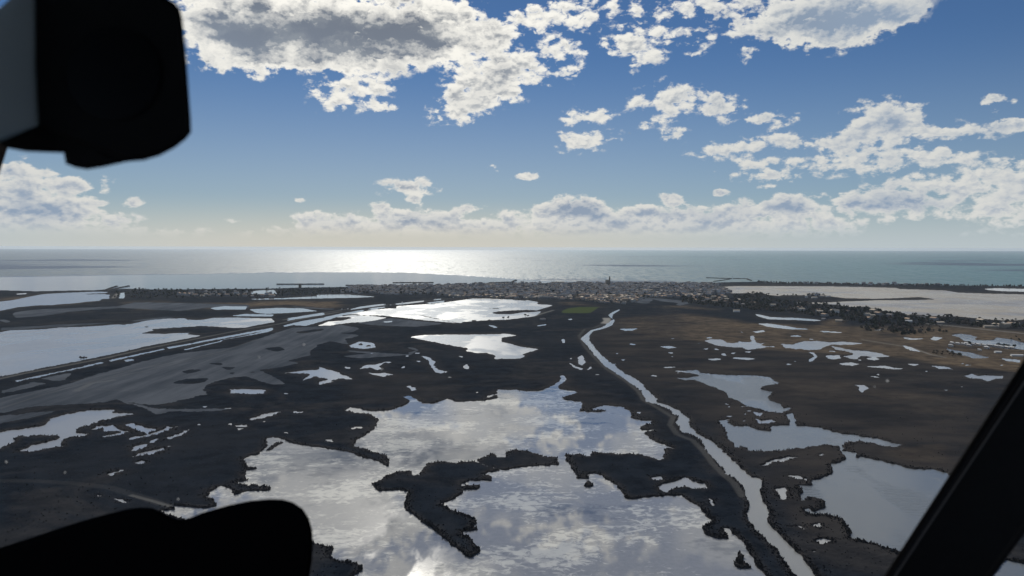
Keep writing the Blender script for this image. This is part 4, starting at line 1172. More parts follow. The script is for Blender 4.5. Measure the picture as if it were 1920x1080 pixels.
# ------------------------------------------------------------------ breakwaters
def mound(name, label, lines, width, height):
    v, f = [], []
    jr = random.Random(len(name) + int(width * 10) + len(lines[0]))
    for txt in lines:
        pts = P(txt)
        g_ = [tuple(float(q) for q in ground_np(np.float64(p[0]), np.float64(p[1]))) for p in pts]
        dense = [g_[0]]
        for (x0, y0), (x1, y1) in zip(g_, g_[1:]):
            m_ = max(1, int(math.hypot(x1 - x0, y1 - y0) / 6))
            dense += [(x0 + (x1 - x0) * k / m_, y0 + (y1 - y0) * k / m_) for k in range(1, m_ + 1)]
        o0 = len(v)
        for i, (x, y) in enumerate(dense):
            xa, ya = dense[max(0, i - 1)]
            xb, yb = dense[min(len(dense) - 1, i + 1)]
            L = math.hypot(xb - xa, yb - ya) or 1
            nx, ny = -(yb - ya) / L, (xb - xa) / L
            for s_, z_ in ((-.5, -1.2), (-.33, .55), (-.16, 1), (.16, 1), (.33, .55), (.5, -1.2)):
                j_ = jr.uniform(.8, 1.2)
                v.append((x + nx * s_ * width * j_, y + ny * s_ * width * j_, height * z_ * (jr.uniform(.75, 1.2) if z_ > 0 else 1)))
        for i in range(len(dense) - 1):
            for k in range(5):
                a_ = o0 + i * 6 + k
                f.append((a_, a_ + 1, a_ + 7, a_ + 6))
        f.append(tuple(range(o0, o0 + 6)))
        e_ = o0 + (len(dense) - 1) * 6
        f.append(tuple(range(e_ + 5, e_ - 1, -1)))
    o = link(name, py_mesh(name, v, f), ROCK)
    tag(o, label, 'breakwater')


mound('breakwater', 'dark T shaped rock breakwater off the low dark shore', ['b 155,133 510,132', 'b 330,156 330,133'], 14, 3.2)
mound('breakwater', 'short dark rock breakwater lying against the dark shore', ['b 672,141 895,140'], 14, 3.0)
mound('breakwater', 'flat dark rock breakwater off the first town houses', ['b 1025,121 1332,120', 'b 1190,132 1190,121'], 14, 3.2)
mound('breakwater', 'bent rock breakwater with a raised tip off the town beach', ['c 100,183 360,176 385,160 408,155'], 14, 3.6)
mound('breakwater', 'long harbour mole reaching into the green sea', ['d 866,128 1000,133 1320,139 1370,158'], 14, 3.6)
mound('breakwater', 'slanting inner harbour mole joining the long mole', ['d 950,168 1060,153 1125,143'], 12, 3.0)
mound('breakwater', 'outer curved rock jetty at the river mouth', ['a 715,183 790,177 830,162 875,147'], 14, 3.0)
mound('breakwater', 'inner curved rock jetty at the river mouth', ['a 800,181 862,168 900,158 965,146'], 14, 3.0)
lx, ly = at(1373, 523.5)
lh = empty('harbour_light', (lx, ly, 2))
tag(lh, 'small harbour light tower on the long mole', 'light tower')
v, f = [], []
for k in range(10):
    a_ = 2 * math.pi * k / 10
    for rr_, z_ in ((1.6, 0), (1.1, 9), (1.7, 9), (1.7, 9.6)):
        v.append((rr_ * math.cos(a_), rr_ * math.sin(a_), z_))
for k in range(10):
    q = (k + 1) % 10
    for j in range(3):
        f.append((k * 4 + j, q * 4 + j, q * 4 + j + 1, k * 4 + j + 1))
f.append(tuple(k * 4 + 3 for k in range(10)))
link('tower', py_mesh('tower', v, f), WHITE, lh)
v, f = [], []
box(v, f, -.7, .7, -.7, .7, 9.603, 11.5)
link('lantern', py_mesh('lantern', v, f), GLASS, lh)

# ------------------------------------------------------------------ white cabins with thatched roofs
cabins = [(742, 392, 1), (835, 404, 1), (925, 411, 1), (975, 403, 1), (1015, 431, 1), (1080, 413, 1), (1175, 421, 1), (1270, 431, 1), (1370, 438, 1.15), (1460, 449, 1.15), (1545, 461, 1.15), (1632, 471, 1.2), (1722, 479, 1.2), (720, 436, 1), (1305, 470, 1.1), (1190, 503, .8)]
v, f, _ = house_geo(5.2, 10, 2.1, 2.6, 0.35)
cab_wall = py_mesh('wall', v[:10], f[:4], [WHITE])
cab_roof = py_mesh('roof', v[10:], [tuple(q - 10 for q in ff) for ff in f[4:]], [THATCH])
v, f = [], []
for s_ in (-1, 1):
    o0 = len(v)
    v += [(0, -5.5, 5.05), (0, 5.5, 5.05), (s_ * 1.75, 5.5, 3.3), (s_ * 1.75, -5.5, 3.3)]
    f += [(o0, o0 + 1, o0 + 2, o0 + 3)] if s_ > 0 else [(o0, o0 + 3, o0 + 2, o0 + 1)]
o0 = len(v)
v += [(-2.7, -5.36, 2.0), (2.7, -5.36, 2.0), (0, -5.36, 4.75), (-2.5, -6.6, 1.9), (2.5, -6.6, 1.9), (0, -5.6, 4.6)]
f += [(o0, o0 + 1, o0 + 2), (o0, o0 + 3, o0 + 4, o0 + 1), (o0 + 3, o0 + 5, o0 + 4)]
cab_ridge = py_mesh('ridge_cap', v, f, [WHITE])
v, f = [], []
box(v, f, -.5, .5, -5.06, -4.95, 0, 2.0)
cab_door = py_mesh('door', v, f, [plain('door_blue', (.05, .09, .14))])
ORD = ('first', 'second', 'third', 'fourth', 'fifth', 'sixth', 'seventh', 'eighth', 'ninth', 'tenth', 'eleventh', 'last')
FRONT = (720, 1015, 1190, 1305)
BACK = sorted(c[0] for c in cabins if c[0] not in FRONT)
for i, (zx, zy, sc) in enumerate(cabins):
    x, y = at(1700 + zx / 8.71, 600 + zy / 8.71)
    o = empty('cabin', (x, y, 0.2), R(18 + (i * 37) % 11 - 5))
    o.scale = (sc * .68, sc * .68, sc * .78)
    if zx in FRONT:
        cl = ORD[FRONT.index(zx)] + ' white ridged cabin of the short front row, counted from the tawny reeds'
    else:
        cl = ORD[BACK.index(zx)] + ' white ridged cabin of the long row, counted from the tawny reeds'
    tag(o, cl, 'cabin', 'white cabins between the ponds')
    for nm, me in (('wall', cab_wall), ('roof', cab_roof), ('ridge_cap', cab_ridge), ('door', cab_door)):
        link(nm, me, None, o)
for (zx, zy, w_, lab) in ((1490, 540, 9, 'low white shed behind the row of thatched cabins'), (1800, 595, 16, 'long white roofed shed beside the dark window pillar')):
    x, y = at(1700 + zx / 8.71, 600 + zy / 8.71)
    o = empty('shed', (x, y, .2), R(80))
    v, f, _ = house_geo(5, w_, 2.2, .7)
    link('wall', py_mesh('wall', v[:10], f[:4]), WHITE, o)
    link('roof', py_mesh('roof', v[10:], [tuple(q - 10 for q in ff) for ff in f[4:]]), WHITE, o)
    tag(o, lab, 'shed')


def villa(u_, v_, w_, l_, h_, r_, rz, lab, wall=WHITE, roof=None):
    x, y = at(u_, v_)
    o = empty('villa', (x, y, 0), R(rz))
    v, f, _ = house_geo(w_, l_, h_, r_)
    wl = link('wall', py_mesh('wall', v[:10], f[:4]), wall, o)
    rf = link('roof', py_mesh('roof', v[10:], [tuple(q - 10 for q in ff) for ff in f[4:]]), roof or ROOFS[1], o)
    v, f = [], []
    box(v, f, w_ * .22, w_ * .22 + .8, -l_ * .2, -l_ * .2 + .8, h_ + r_ * .4, h_ + r_ + 1)
    link('chimney', py_mesh('chimney', v, f), WALLS[1], rf)
    for st in range(max(1, int(h_ // 3))):
        for xo in (-w_ * .28, w_ * .18):
            v, f = [], []
            box(v, f, xo, xo + 1.1, -l_ / 2 - .05, -l_ / 2 + .1, 1 + st * 2.9, 2.3 + st * 2.9)
            link('window', py_mesh('window', v, f), GLASS, wl)
    v, f = [], []
    box(v, f, -.5, .5, -l_ / 2 - .06, -l_ / 2 + .1, 0, 2.1)
    link('door', py_mesh('door', v, f), THATCH, wl)
    tag(o, lab, 'house')


villa(1568, 587, 9, 14, 6, 3, 65, 'large white gabled house standing in front of the tall dark trees')
villa(1559.5, 586.5, 5, 7, 6.5, 2.5, 5, 'narrow white gable end beside the large white house')
villa(1512, 558, 6, 8, 6, 2, 10, 'tall white house on the reed spit in the beige lagoon')
villa(1527, 559, 9, 16, 3, 1.5, 80, 'long low white house on the reed spit in the lagoon')
villa(1553, 557, 8, 14, 3, 1.5, 75, 'low grey roofed house near the tip of the lagoon spit', roof=ROOFS[2])
villa(1703, 604, 8, 14, 3.2, 1.5, 85, 'white bungalow half hidden in the lagoon tree belt', roof=WHITE)
villa(1858, 615, 9, 26, 4, 1.8, 78, 'long cream barn beside the straight pale road', wall=WALLS[1], roof=ROOFS[1])
villa(1885, 608, 9, 12, 3.5, 1.6, 80, 'white roofed house among trees above the straight road', roof=WHITE)
villa(1905, 609, 8, 12, 3.5, 1.6, 80, 'small white house with a pale roof by the frame edge trees', roof=ROOFS[1])
villa(1573, 604, 8, 14, 4, 1.8, 60, 'tan farmhouse on the bare yard below the tall dark trees', wall=WALLS[1], roof=ROOFS[1])
villa(1545, 600, 6, 9, 3, 1.4, 30, 'grey outbuilding beside the tan farmhouse', wall=WALLS[2], roof=ROOFS[2])
villa(1381, 585, 9, 15, 4, 1.8, 80, 'pale farm shed behind the dark shrubs of the plain', roof=ROOFS[1])
villa(1018, 600.5, 7, 12, 3, 1.4, 70, 'low dark cottage on the bank below the playing field', wall=WALLS[2], roof=ROOFS[2])

# vans parked on the causeway
v, f = [], []
box(v, f, -1, 1, -2.6, 1.4, .45, 2.5)
o0 = len(v)
v += [(-1, 1.403, .45), (1, 1.403, .45), (1, 2.8, .45), (-1, 2.8, .45), (-1, 1.403, 2.4), (1, 1.403, 2.4), (.95, 2.75, 1.2), (-.95, 2.75, 1.2), ]
f += [(o0, o0 + 3, o0 + 2, o0 + 1), (o0 + 4, o0 + 5, o0 + 6, o0 + 7), (o0, o0 + 1, o0 + 5, o0 + 4), (o0 + 1, o0 + 2, o0 + 6, o0 + 5), (o0 + 2, o0 + 3, o0 + 7, o0 + 6), (o0 + 3, o0, o0 + 4, o0 + 7)]
van_body = py_mesh('body', v, f, [WHITE])
v, f = [], []
for k in range(12):
    a_ = 2 * math.pi * k / 12
    v += [(-.12, .36 * math.cos(a_), .36 * math.sin(a_)), (.12, .36 * math.cos(a_), .36 * math.sin(a_))]
f = [(2 * k, 2 * ((k + 1) % 12), 2 * ((k + 1) % 12) + 1, 2 * k + 1) for k in range(12)] + [tuple(range(0, 24, 2)), tuple(range(23, 0, -2))]
van_wheel = py_mesh('wheel', v, f, [GLASS])
for (zx, zy) in ((645, 325), (690, 322), (968, 287), (1098, 272), (1345, 248), (1480, 234), (1010, 292)):
    x, y = at(480 + zx / 4, 500 + zy / 4)
    o = empty('parked_van', (x, y, .35), R(-20))
    link('body', van_body, None, o)
    for sx in (-.95, .95):
        for sy in (-1.7, 1.9):
            link('wheel', van_wheel, None, o, (sx, sy, .36))
    tag(o, 'tiny pale van standing on the causeway road', 'van', 'vans on the causeway')

# ------------------------------------------------------------------ trees
def crown_mesh(seed, leaf, squash=0.8, n_cl=16, n_leaf=11, spread=1.0, open_=0.0):
    g_ = random.Random(seed)
    v, f = [], []
    for c_ in range(n_cl):
        th, ph = g_.uniform(0, 2 * math.pi), math.acos(g_.uniform(-.55, 1))
        rr_ = g_.uniform(.35, .85) * spread
        cx_, cy_, cz_ = rr_ * math.sin(ph) * math.cos(th), rr_ * math.sin(ph) * math.sin(th), rr_ * math.cos(ph) * squash
        rad = g_.uniform(.2, .42)
        for l_ in range(n_leaf):
            d = Vector((g_.gauss(0, 1), g_.gauss(0, 1), g_.gauss(0, 1))).normalized()
            p = Vector((cx_, cy_, cz_)) + d * rad * g_.uniform(.5, 1)
            a_ = Vector((g_.gauss(0, 1), g_.gauss(0, 1), g_.gauss(0, .7))).normalized() * g_.uniform(.10, .2)
            b_ = a_.cross(d).normalized() * g_.uniform(.09, .17)
            o0 = len(v)
            v += [tuple(p - a_ - b_ * .6), tuple(p + a_ - b_), tuple(p + a_ * .7 + b_), tuple(p - a_ + b_ * .8)]
            f.append((o0, o0 + 1, o0 + 2, o0 + 3))
    return py_mesh('crown', v, f, [leaf])


def trunk_mesh(seed):
    g_ = random.Random(seed)
    v, f = [], []

    def limb(p0, p1, r0, r1, n=6):
        d = (Vector(p1) - Vector(p0)).normalized()
        a_ = d.orthogonal().normalized()
        b_ = d.cross(a_)
        o0 = len(v)
        for p, r_ in ((p0, r0), (p1, r1)):
            for k in range(n):
                t_ = 2 * math.pi * k / n
                v.append(tuple(Vector(p) + (a_ * math.cos(t_) + b_ * math.sin(t_)) * r_))
        for k in range(n):
            q = (k + 1) % n
            f.append((o0 + k, o0 + q, o0 + n + q, o0 + n + k))
    limb((0, 0, -.05), (0.01, 0.02, .45), .05, .034)
    for k in range(5):
        t_ = 2 * math.pi * k / 5 + g_.uniform(-.4, .4)
        limb((0.01, .02, .40 + .02 * k), (.28 * math.cos(t_), .28 * math.sin(t_), .72 + g_.uniform(-.1, .12)), .022, .008)
    return py_mesh('trunk', v, f, [BARK])


TK = [trunk_mesh(k) for k in range(3)]
CR = {'dark': [crown_mesh(k, LEAFD) for k in range(4)], 'bare': [crown_mesh(10 + k, LEAFB, n_cl=14, n_leaf=9) for k in range(4)], 'grey': [crown_mesh(20 + k, LEAFG) for k in range(3)], 'cyp': [crown_mesh(30, LEAFD, 1.0)]}
tr = random.Random(21)
TREES = []   # x, y, height, kind, label, group
belt = scatter(['C 285,165 420,150 500,170 560,200 760,207 960,227 1140,247 1150,265 900,262 700,255 500,240 300,215'], 95, 9, 31)
for x, y in belt:
    TREES.append((x, y, tr.uniform(7, 13), tr.choices(('dark', 'grey', 'bare'), (5, 2, 3))[0], 'belt'))
belt2 = scatter(['C 1140,262 1400,276 1600,290 1920,303 2100,320 2100,360 1920,348 1700,335 1400,318 1200,300'], 75, 10, 32)
for x, y in belt2:
    TREES.append((x, y, tr.uniform(5, 9), tr.choices(('dark', 'grey', 'bare'), (2, 3, 5))[0], 'road'))
for txt, n_, lo, hi, kinds, g_ in ((['C 1240,340 1350,325 1460,335 1460,352 1350,368 1270,372'], 24, 3, 5, ('grey', 'bare'), 'shrub'),
                                   (['C 1390,470 1560,490 1600,510 1500,505 1400,490'], 16, 3, 5, ('grey', 'bare'), 'shrub'),
                                   (['C 1840,395 1920,395 1960,420 1860,425'], 6, 3, 5, ('grey',), 'shrub'),
                                   (['C 690,152 840,152 860,165 700,168'], 14, 5, 9, ('bare', 'dark'), 'spit'),
                                   (['C 400,145 480,150 640,162 640,170 420,160'], 12, 5, 9, ('dark', 'grey'), 'spit')):
    for x, y in scatter(txt, n_, 6, 33 + n_):
        TREES.append((x, y, tr.uniform(lo, hi), tr.choice(kinds), g_))
for (zx, zy) in ((1000, 405), (1495, 455), (1575, 468), (1648, 472), (1740, 482), (1020, 415), (1590, 466)):
    x, y = at(1700 + zx / 8.71, 600 + zy / 8.71)
    TREES.append((x + 4, y + 5, tr.uniform(6, 8.5), 'dark', 'cabin'))
for (u_, v_, h_) in ((1867, 607, 14), (1782, 597, 12), (1578, 586, 16), (1603, 587, 15), (1660, 592, 13), (1649, 586, 11), (1628, 583, 12)):
    x, y = at(u_, v_)
    TREES.append((x, y, h_, 'cyp' if u_ in (1867, 1578) else 'dark', 'tall'))
for (u_, v_, h_) in ((944, 599, 7), (953, 599, 8), (985, 594, 8), (990, 595, 6), (1208, 560, 14), (1195, 558, 12), (1215, 561, 12), (1180, 556, 9), (152, 674, 6), (157, 674, 5), (162, 673, 4)):
    x, y = at(u_, v_)
    TREES.append((x, y, h_, 'bare' if u_ < 1000 else 'dark', 'lone' if u_ > 200 else 'bank'))
LAB = {'belt': ('tree in the thick belt before the beige lagoon', 'trees of the belt before the lagoon'),
       'road': ('tree between the beige lagoon and the straight road', 'trees between the lagoon and the road'),
       'shrub': ('shrub on the tawny reed plain near the ponds', 'shrubs on the reed plain'),
       'spit': ('tree on the reed spit in the beige lagoon', 'trees on the lagoon spit'),
       'cabin': ('tree beside the white ridged cabins', 'trees beside the cabins'),
       'tall': ('tree rising over the lagoon tree belt', 'trees over the tree belt'),
       'lone': ('tree near the salt pond and town edge', 'trees on the near edge of town'),
       'bank': ('bush on the causeway bank by the pale lagoon', 'bushes on the causeway bank'),
       'dune': ('tree on the low shore by the breakwaters', 'trees on the low dark shore')}
for x, y in scatter(['A 760,128 1000,128 1400,128 1560,126 1900,118 1900,140 1560,172 1200,175 900,178 760,165'], 60, 14, 41):
    TREES.append((x, y, tr.uniform(5, 9), tr.choice(('dark', 'dark', 'bare')), 'dune'))
for i, (x, y, h_, kind, g_) in enumerate(TREES[:320]):
    nm = 'shrub' if g_ in ('shrub', 'bank') else 'tree'
    o = empty(nm, (x, y, 0.2), tr.uniform(0, 6.28))
    wid = h_ * tr.uniform(.42, .62) * (.45 if kind == 'cyp' else 1)
    t_ = link('trunk', TK[i % 3], None, o)
    t_.scale = (h_ * .9, h_ * .9, h_ * .9)
    c_ = link('crown', CR[kind][i % len(CR[kind])], None, o)
    c_.scale = (wid, wid * tr.uniform(.85, 1.15), h_ * (.45 if nm == 'tree' else .5))
    c_.location = (0, 0, h_ * (.58 if nm == 'tree' else .45))
    size = {'tree': ('low', 'middling', 'tall')[0 if h_ < 6.5 else (1 if h_ < 9.5 else 2)], 'shrub': ('small', 'large')[h_ > 4]}[nm]
    leafy = {'dark': 'dark evergreen', 'bare': 'bare brown', 'grey': 'grey green', 'cyp': 'narrow dark'}[kind]
    tag(o, size + ' ' + leafy + ' ' + LAB[g_][0], nm, size + ' ' + leafy + ' ' + LAB[g_][1])
# trees too far or too many to tell apart: along the coast, between the roofs
rest = scatter(['C 420,84 600,92 1000,99 1500,105 1920,108 2300,111 2300,117 1920,114 1500,110 1000,104 600,97 420,92'], 260, 8, 51)
rest += scatter(TOWN, 420, 12, 52)
rest += scatter(['C 0,170 160,160 300,190 560,235 1140,265 1500,300 1920,335 1920,360 1500,325 1000,300 600,262 200,225 0,205'], 620, 5.5, 53)
rest += scatter(['C 285,165 420,150 500,170 560,200 760,207 960,227 1140,247 1150,265 900,262 700,255 500,240 300,215'], 260, 6, 56)
rest += scatter(['A 640,150 760,128 1500,130 1900,122 B 300,120 600,130 560,160 0,150 A 1500,178 900,182 640,178'], 420, 10, 54)
rest += scatter(['C 1000,330 1250,345 1500,370 1250,390 1000,360', 'C 900,290 1300,320 1500,330 1240,340 900,310'], 120, 6, 55)
v, f, mi = [], [], []
for x, y in rest:
    h_ = tr.uniform(3.5, 9)
    w_ = h_ * tr.uniform(.45, .7)
    m_ = tr.choice((0, 0, 1, 2))
    for k in range(16):
        d = Vector((tr.gauss(0, 1), tr.gauss(0, 1), tr.gauss(0, 1))).normalized()
        p = Vector((x + d.x * w_ * .6, y + d.y * w_ * .6, h_ * .5 + d.z * h_ * .42))
        a_ = Vector((tr.gauss(0, 1), tr.gauss(0, 1), tr.gauss(0, 1))).normalized() * w_ * .42
        b_ = a_.cross(d).normalized() * w_ * .36
        o0 = len(v)
        v += [tuple(p - a_ - b_), tuple(p + a_ - b_ * .7), tuple(p + a_ * .6 + b_), tuple(p - a_ * .8 + b_)]
        f.append((o0, o0 + 1, o0 + 2, o0 + 3))
        mi.append(m_)
tag(link('woods', py_mesh('woods', v, f, [LEAFD, LEAFB, LEAFG], mi)), 'far dark scrub and trees along the coast and between roofs', 'trees', kind='stuff')

# ------------------------------------------------------------------ reeds along the shores of the nearer lakes
g_ = np.random.RandomState(77)
cand_u = g_.uniform(-80, 2000, 420000)
cand_v = 640 + 470 * g_.rand(420000) ** 0.75
fr_c = sample(FRm, cand_u, cand_v) * 2.2
cu = cand_u + (g_.rand(420000) - .5) * 2
rx, ry = ground_np(cand_u, cand_v)
k_ = np.clip((cand_v - 520) / 300, 0.15, 1.0)
wu, wv = shore_warp(rx, ry)
wv_ = sample(Wb, cand_u + wu * k_, cand_v + wv * k_ * np.clip((cand_v - 520) / 400, 0.08, 0.8))
mud_ = sample(MUDb, cand_u, cand_v)
road_ = sample(ROADm, cand_u, cand_v)
ok = (wv_ < 0.45) & (g_.rand(420000) < np.clip(fr_c, 0.05, 0.8) ** 1.4 * np.clip(420 / ry, 0.2, 1.4)) & (mud_ < .2) & (road_ < .1)
rx, ry, frc = rx[ok], ry[ok], np.clip(fr_c[ok], .15, 1)
n_ = len(rx)
ht = g_.uniform(0.4, 1.05, n_) * (0.45 + 0.95 * frc)
wd = g_.uniform(0.5, 1.5, n_)
ang = g_.uniform(0, np.pi, n_)
lx_, ly_ = g_.normal(0, .35, n_), g_.normal(0, .35, n_)
dx_, dy_ = np.cos(ang) * wd / 2, np.sin(ang) * wd / 2
z0 = np.full(n_, 0.1)
zb = 0.15 + ht * .2
co = np.stack([np.stack([rx - dx_, ry - dy_, z0], -1), np.stack([rx + dx_, ry + dy_, z0], -1), np.stack([rx + dx_ * .55 + lx_, ry + dy_ * .55 + ly_, z0 + ht + .4], -1), np.stack([rx - dx_ * .7 + lx_, ry - dy_ * .7 + ly_, z0 + ht * .8 + .4], -1)], 1).reshape(-1, 3)
me = bpy.data.meshes.new('reeds')
me.vertices.add(len(co))
me.vertices.foreach_set('co', co.astype(np.float32).reshape(-1))
me.loops.add(len(co))
me.loops.foreach_set('vertex_index', np.arange(len(co), dtype=np.int32))
me.polygons.add(n_)
me.polygons.foreach_set('loop_start', np.arange(0, len(co), 4, dtype=np.int32))
me.update(calc_edges=True)
REED = plain('reed_stems', (0.046, 0.045, 0.047), vary=.5, spec=0, scale=.12)
tag(link('reeds', me, REED), 'dark reed stems standing along the shores and over the marsh', 'reeds', kind='stuff')

# ------------------------------------------------------------------ marine air
hm = bpy.data.materials.new('air')
hm.use_nodes = True
hm.node_tree.nodes.clear()
n = NT(hm.node_tree)
ho = n.n('ShaderNodeOutputMaterial')
pv = n.n('ShaderNodeVolumePrincipled')
pv.inputs['Color'].default_value = (0.74, 0.86, 1.0, 1)
pv.inputs['Density'].default_value = 2.0e-5
pv.inputs['Anisotropy'].default_value = 0.3
hm.node_tree.links.new(pv.outputs[0], ho.inputs['Volume'])
v, f = [], []
box(v, f, -96000, 96000, -64000, 50000, -3.0, H + 3)
tag(link('haze', py_mesh('haze', v, f), hm), 'thin pale sea air over the plain', 'haze', kind='stuff')

# ------------------------------------------------------------------ the helicopter round the camera
def cp(u, v, depth):
    """a point of the cabin, depth metres ahead of the eye"""
    return Vector((0, 0, H)) + view_dir(u, v) * depth


CABIN = plain('cabin_black', (0.020, 0.021, 0.024), rough=.6, spec=.25, vary=.3, scale=60)
HOODM = plain('hood_vinyl', (0.010, 0.010, 0.012), rough=.9, spec=.05, vary=.2, scale=300)
PLATE = plain('side_grey', (0.62, 0.74, 0.82), rough=.6, spec=.2)
TRIM = plain('seam_grey', (0.28, 0.26, 0.25), rough=.5, spec=.3)
BRN = plain('strut_brown', (0.16, 0.12, 0.09), rough=.6)
DIAL = plain('dial_black', (0.006, 0.006, 0.008), rough=.35, spec=.3)
TICK = plain('dial_marks', (0.10, 0.11, 0.14), rough=.6)


def slab(name, outline, d0, d1, mat, parent, shrink=None, bev=0.004, seg=3):
    """a solid whose front outline stands at depth d0 and whose back stands at d1 (metres ahead of the eye)"""
    bm = bmesh.new()
    fr_ = [bm.verts.new(cp(u, v, d0 if not isinstance(d0, (list, tuple)) else d0[i])) for i, (u, v) in enumerate(outline)]
    su, sv, k = shrink or (960, 540, 1.0)
    bk_ = [bm.verts.new(cp(su + (u - su) * k, sv + (v - sv) * k, d1 if not isinstance(d1, (list, tuple)) else d1[i])) for i, (u, v) in enumerate(outline)]
    n = len(fr_)
    front = bm.faces.new(fr_)
    bm.faces.new(bk_[::-1])
    for i in range(n):
        bm.faces.new((fr_[i], bk_[i], bk_[(i + 1) % n], fr_[(i + 1) % n]))
    bmesh.ops.recalc_face_normals(bm, faces=bm.faces)
    if bev:
        bmesh.ops.bevel(bm, geom=[e for e in front.edges], offset=bev, segments=seg, affect='EDGES')
    me = bpy.data.meshes.new(name)
    bm.to_mesh(me)
    bm.free()
    o = link(name, me, mat)
    if parent is not None:
        o.parent = parent
        o.matrix_parent_inverse = Matrix.Translation(parent.location).inverted()
    return o


heli = empty('helicopter_cabin', (0, 0.2, H - 0.9))
tag(heli, 'black helicopter cabin with instrument hood and slanting window pillar', 'helicopter')
hood = [(-700, 1260), (-200, 1093), (0, 1025), (60, 1006), (100, 992), (150, 976), (200, 962), (240, 952.5), (262, 949.5), (285, 950.5), (302, 957.5), (318, 966.5), (335, 972.5), (350, 971.5), (380, 959.5), (430, 945), (470, 937), (505, 934), (530, 934.5), (550, 940), (568, 952), (580, 969), (586.5, 992), (588, 1020), (586, 1050), (581, 1080), (570, 1130), (520, 1300), (200, 1500), (-700, 1600)]
slab('instrument_hood', hood, 0.72, 0.95, HOODM, heli, shrink=(250, 1500, 0.9), bev=0.006)
pill = slab('window_pillar', [(2180, 273), (1920 + 0, 674), (1657, 1081), (1430, 1434), (1600, 1434), (1863, 1080), (1920, 1002), (2480, 236)], 0.62, 0.70, CABIN, heli, bev=0.006)
slab('seam_strip', [(2030, 546), (1916, 720), (1729, 1000), (1600, 1195), (1603, 1197), (1732, 1002.5), (1919.5, 722), (2033, 548)], 0.612, 0.63, TRIM, heli, bev=0)
slab('window_strut', [(56, 150), (15, 275), (0, 322), (-40, 450), (-150, 450), (-60, 150)], 0.60, 0.64, BRN, heli, bev=0.002)


def cabin_quad(name, pts, mat, thick=0.012):
    bm = bmesh.new()
    vs_ = [bm.verts.new(Vector((0, 0, H)) + Vector(p)) for p in pts]
    fa = bm.faces.new(vs_)
    r_ = bmesh.ops.extrude_face_region(bm, geom=[fa])
    nrm = fa.normal.copy() if fa.normal.length else Vector((0, 0, 1))
    bm.normal_update()
    for q in r_['geom']:
        if isinstance(q, bmesh.types.BMVert):
            q.co += fa.normal * thick
    bmesh.ops.recalc_face_normals(bm, faces=bm.faces)
    me = bpy.data.meshes.new(name)
    bm.to_mesh(me)
    bm.free()
    o = link(name, me, mat, heli)
    o.matrix_parent_inverse = Matrix.Translation(heli.location).inverted()
    return o


# the cabin shell behind and over the eye, as in any helicopter: it keeps the hood and the compass dark
cabin_quad('roof', [(-1.3, -1.6, .55), (1.3, -1.6, .55), (1.3, .62, .50), (-1.3, .62, .50)], CABIN)
cabin_quad('rear_bulkhead', [(-1.3, -1.6, -1.0), (1.3, -1.6, -1.0), (1.3, -1.6, .55), (-1.3, -1.6, .55)], CABIN)
cabin_quad('floor', [(-1.3, -1.6, -1.0), (1.3, -1.6, -1.0), (1.3, .5, -1.0), (-1.3, .5, -1.0)], CABIN)
cabin_quad('door', [(1.31, -1.6, -1.0), (1.31, -.3, -1.0), (1.31, -.3, -.2), (1.31, -1.6, -.2)], CABIN)
# windscreen: one clear curved pane
bm = bmesh.new()
rows = []
for j in range(9):
    t_ = j / 8
    rows.append([bm.verts.new((x_ / 8 * 1.3, 1.15 - .35 * (x_ / 8) ** 2 - .55 * t_ * t_ , H - .75 + 1.25 * t_)) for x_ in range(-8, 9)])
for r0, r1 in zip(rows, rows[1:]):
    for i in range(16):
        bm.faces.new((r0[i], r0[i + 1], r1[i + 1], r1[i]))
me = bpy.data.meshes.new('windscreen')
bm.to_mesh(me)
bm.free()
for p_ in me.polygons:
    p_.use_smooth = True
gm = bpy.data.materials.new('clear_pane')
gm.use_nodes = True
gm.node_tree.nodes.clear()
n = NT(gm.node_tree)
go_ = n.n('ShaderNodeOutputMaterial')
gt = n.n('ShaderNodeBsdfTransparent')
gt.inputs[0].default_value = (0.975, 0.985, 0.98, 1)
gm.node_tree.links.new(gt.outputs[0], go_.inputs[0])
o = link('windscreen', me, gm, heli)
o.matrix_parent_inverse = Matrix.Translation(heli.location).inverted()

DUST = plain('dust', (0.5, 0.5, 0.5), rough=1, spec=0)
bm = bmesh.new()
for (u_, v_, r_) in ((1664, 714, .0011), (570, 646, .0009), (486, 670, .0006), (12, 866, .001), (122, 886, .0008), (438, 735, .0007), (716, 692, .0008), (1180, 250, .0005), (1640, 725, .0006), (334, 936, .0009)):
    c_ = cp(u_, v_, 0.78)
    ring = [bm.verts.new(c_ + cam_r * (r_ * math.cos(2 * math.pi * k / 8)) + cam_u * (r_ * math.sin(2 * math.pi * k / 8))) for k in range(8)]
    mid_ = bm.verts.new(c_ + fwd * .0003)
    for k in range(8):
        bm.faces.new((ring[k], ring[(k + 1) % 8], mid_))
me = bpy.data.meshes.new('dust_specks')
bm.to_mesh(me)
bm.free()
dm, n, b = material('dust_glow')
tl = n.n('ShaderNodeBsdfTranslucent')
tl.inputs[0].default_value = (.30, .31, .33, 1)
dm.node_tree.links.new(tl.outputs[0], [q for q in dm.node_tree.nodes if q.type == 'OUTPUT_MATERIAL'][0].inputs[0])
o = link('dust_specks', me, dm, heli)
o.matrix_parent_inverse = Matrix.Translation(heli.location).inverted()
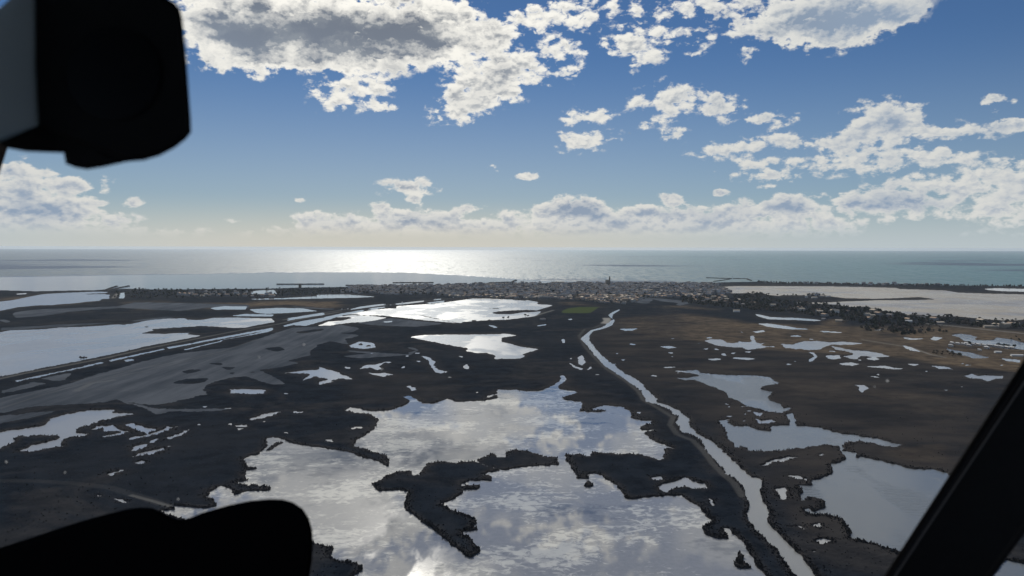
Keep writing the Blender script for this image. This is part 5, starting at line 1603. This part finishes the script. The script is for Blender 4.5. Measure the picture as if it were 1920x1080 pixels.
o['kind'] = 'stuff'

comp = empty('magnetic_compass', tuple(cp(200, 140, 0.44)))
tag(comp, 'boxy black magnetic compass with a blue grey side hanging before the windscreen', 'compass')
D0 = 0.42
slab('housing', [(60, -40), (180, -42), (300, -13), (328, 5), (338, 17), (342, 34), (350, 112), (358, 222), (359, 248), (349, 261), (327, 278), (299, 292.5), (270, 301), (233, 304), (200, 290), (120, 262), (68, 238), (62, 110)], D0, 0.50, CABIN, comp, shrink=(180, 140, 0.97), bev=0.003)
slab('lower_bracket', [(-10, 262), (40, 236), (90, 226), (120, 240), (200, 288), (262, 300), (233, 304.5), (195, 313), (164, 318), (142, 314.5), (123, 307), (119.5, 287), (50, 284.5), (14, 278)], 0.424, 0.48, CABIN, comp, shrink=(150, 200, 0.98), bev=0.002)
slab('side_plate', [(-30, 40), (30, -12), (72, -36), (72, 110), (78, 232), (8, 263), (-30, 272)], [0.395, 0.41, 0.424, 0.424, 0.424, .40, .395], [0.42, 0.44, 0.45, 0.45, 0.45, .43, .42], PLATE, comp, bev=0)
dial = None
bm = bmesh.new()
ring = [bm.verts.new(cp(212 + 88 * math.cos(2 * math.pi * k / 32), 138 + 88 * math.sin(2 * math.pi * k / 32), D0 - .0015)) for k in range(32)]
bm.faces.new(ring)
me = bpy.data.meshes.new('dial')
bm.to_mesh(me)
bm.free()
dial = link('dial', me, DIAL, comp)
dial.matrix_parent_inverse = Matrix.Translation(comp.location).inverted()
for k in range(12):
    a_ = 2 * math.pi * k / 12 + .2
    bm = bmesh.new()
    ca, sa = math.cos(a_), math.sin(a_)
    q = [bm.verts.new(cp(212 + rr_ * ca - tt_ * sa, 138 + rr_ * sa + tt_ * ca, D0 - .003)) for rr_, tt_ in ((62, -2.5), (78, -2.5), (78, 2.5), (62, 2.5))]
    bm.faces.new(q)
    me = bpy.data.meshes.new('tick')
    bm.to_mesh(me)
    bm.free()
    t_ = link('tick', me, TICK, dial)
    t_.matrix_parent_inverse = Matrix.Translation(comp.location).inverted()
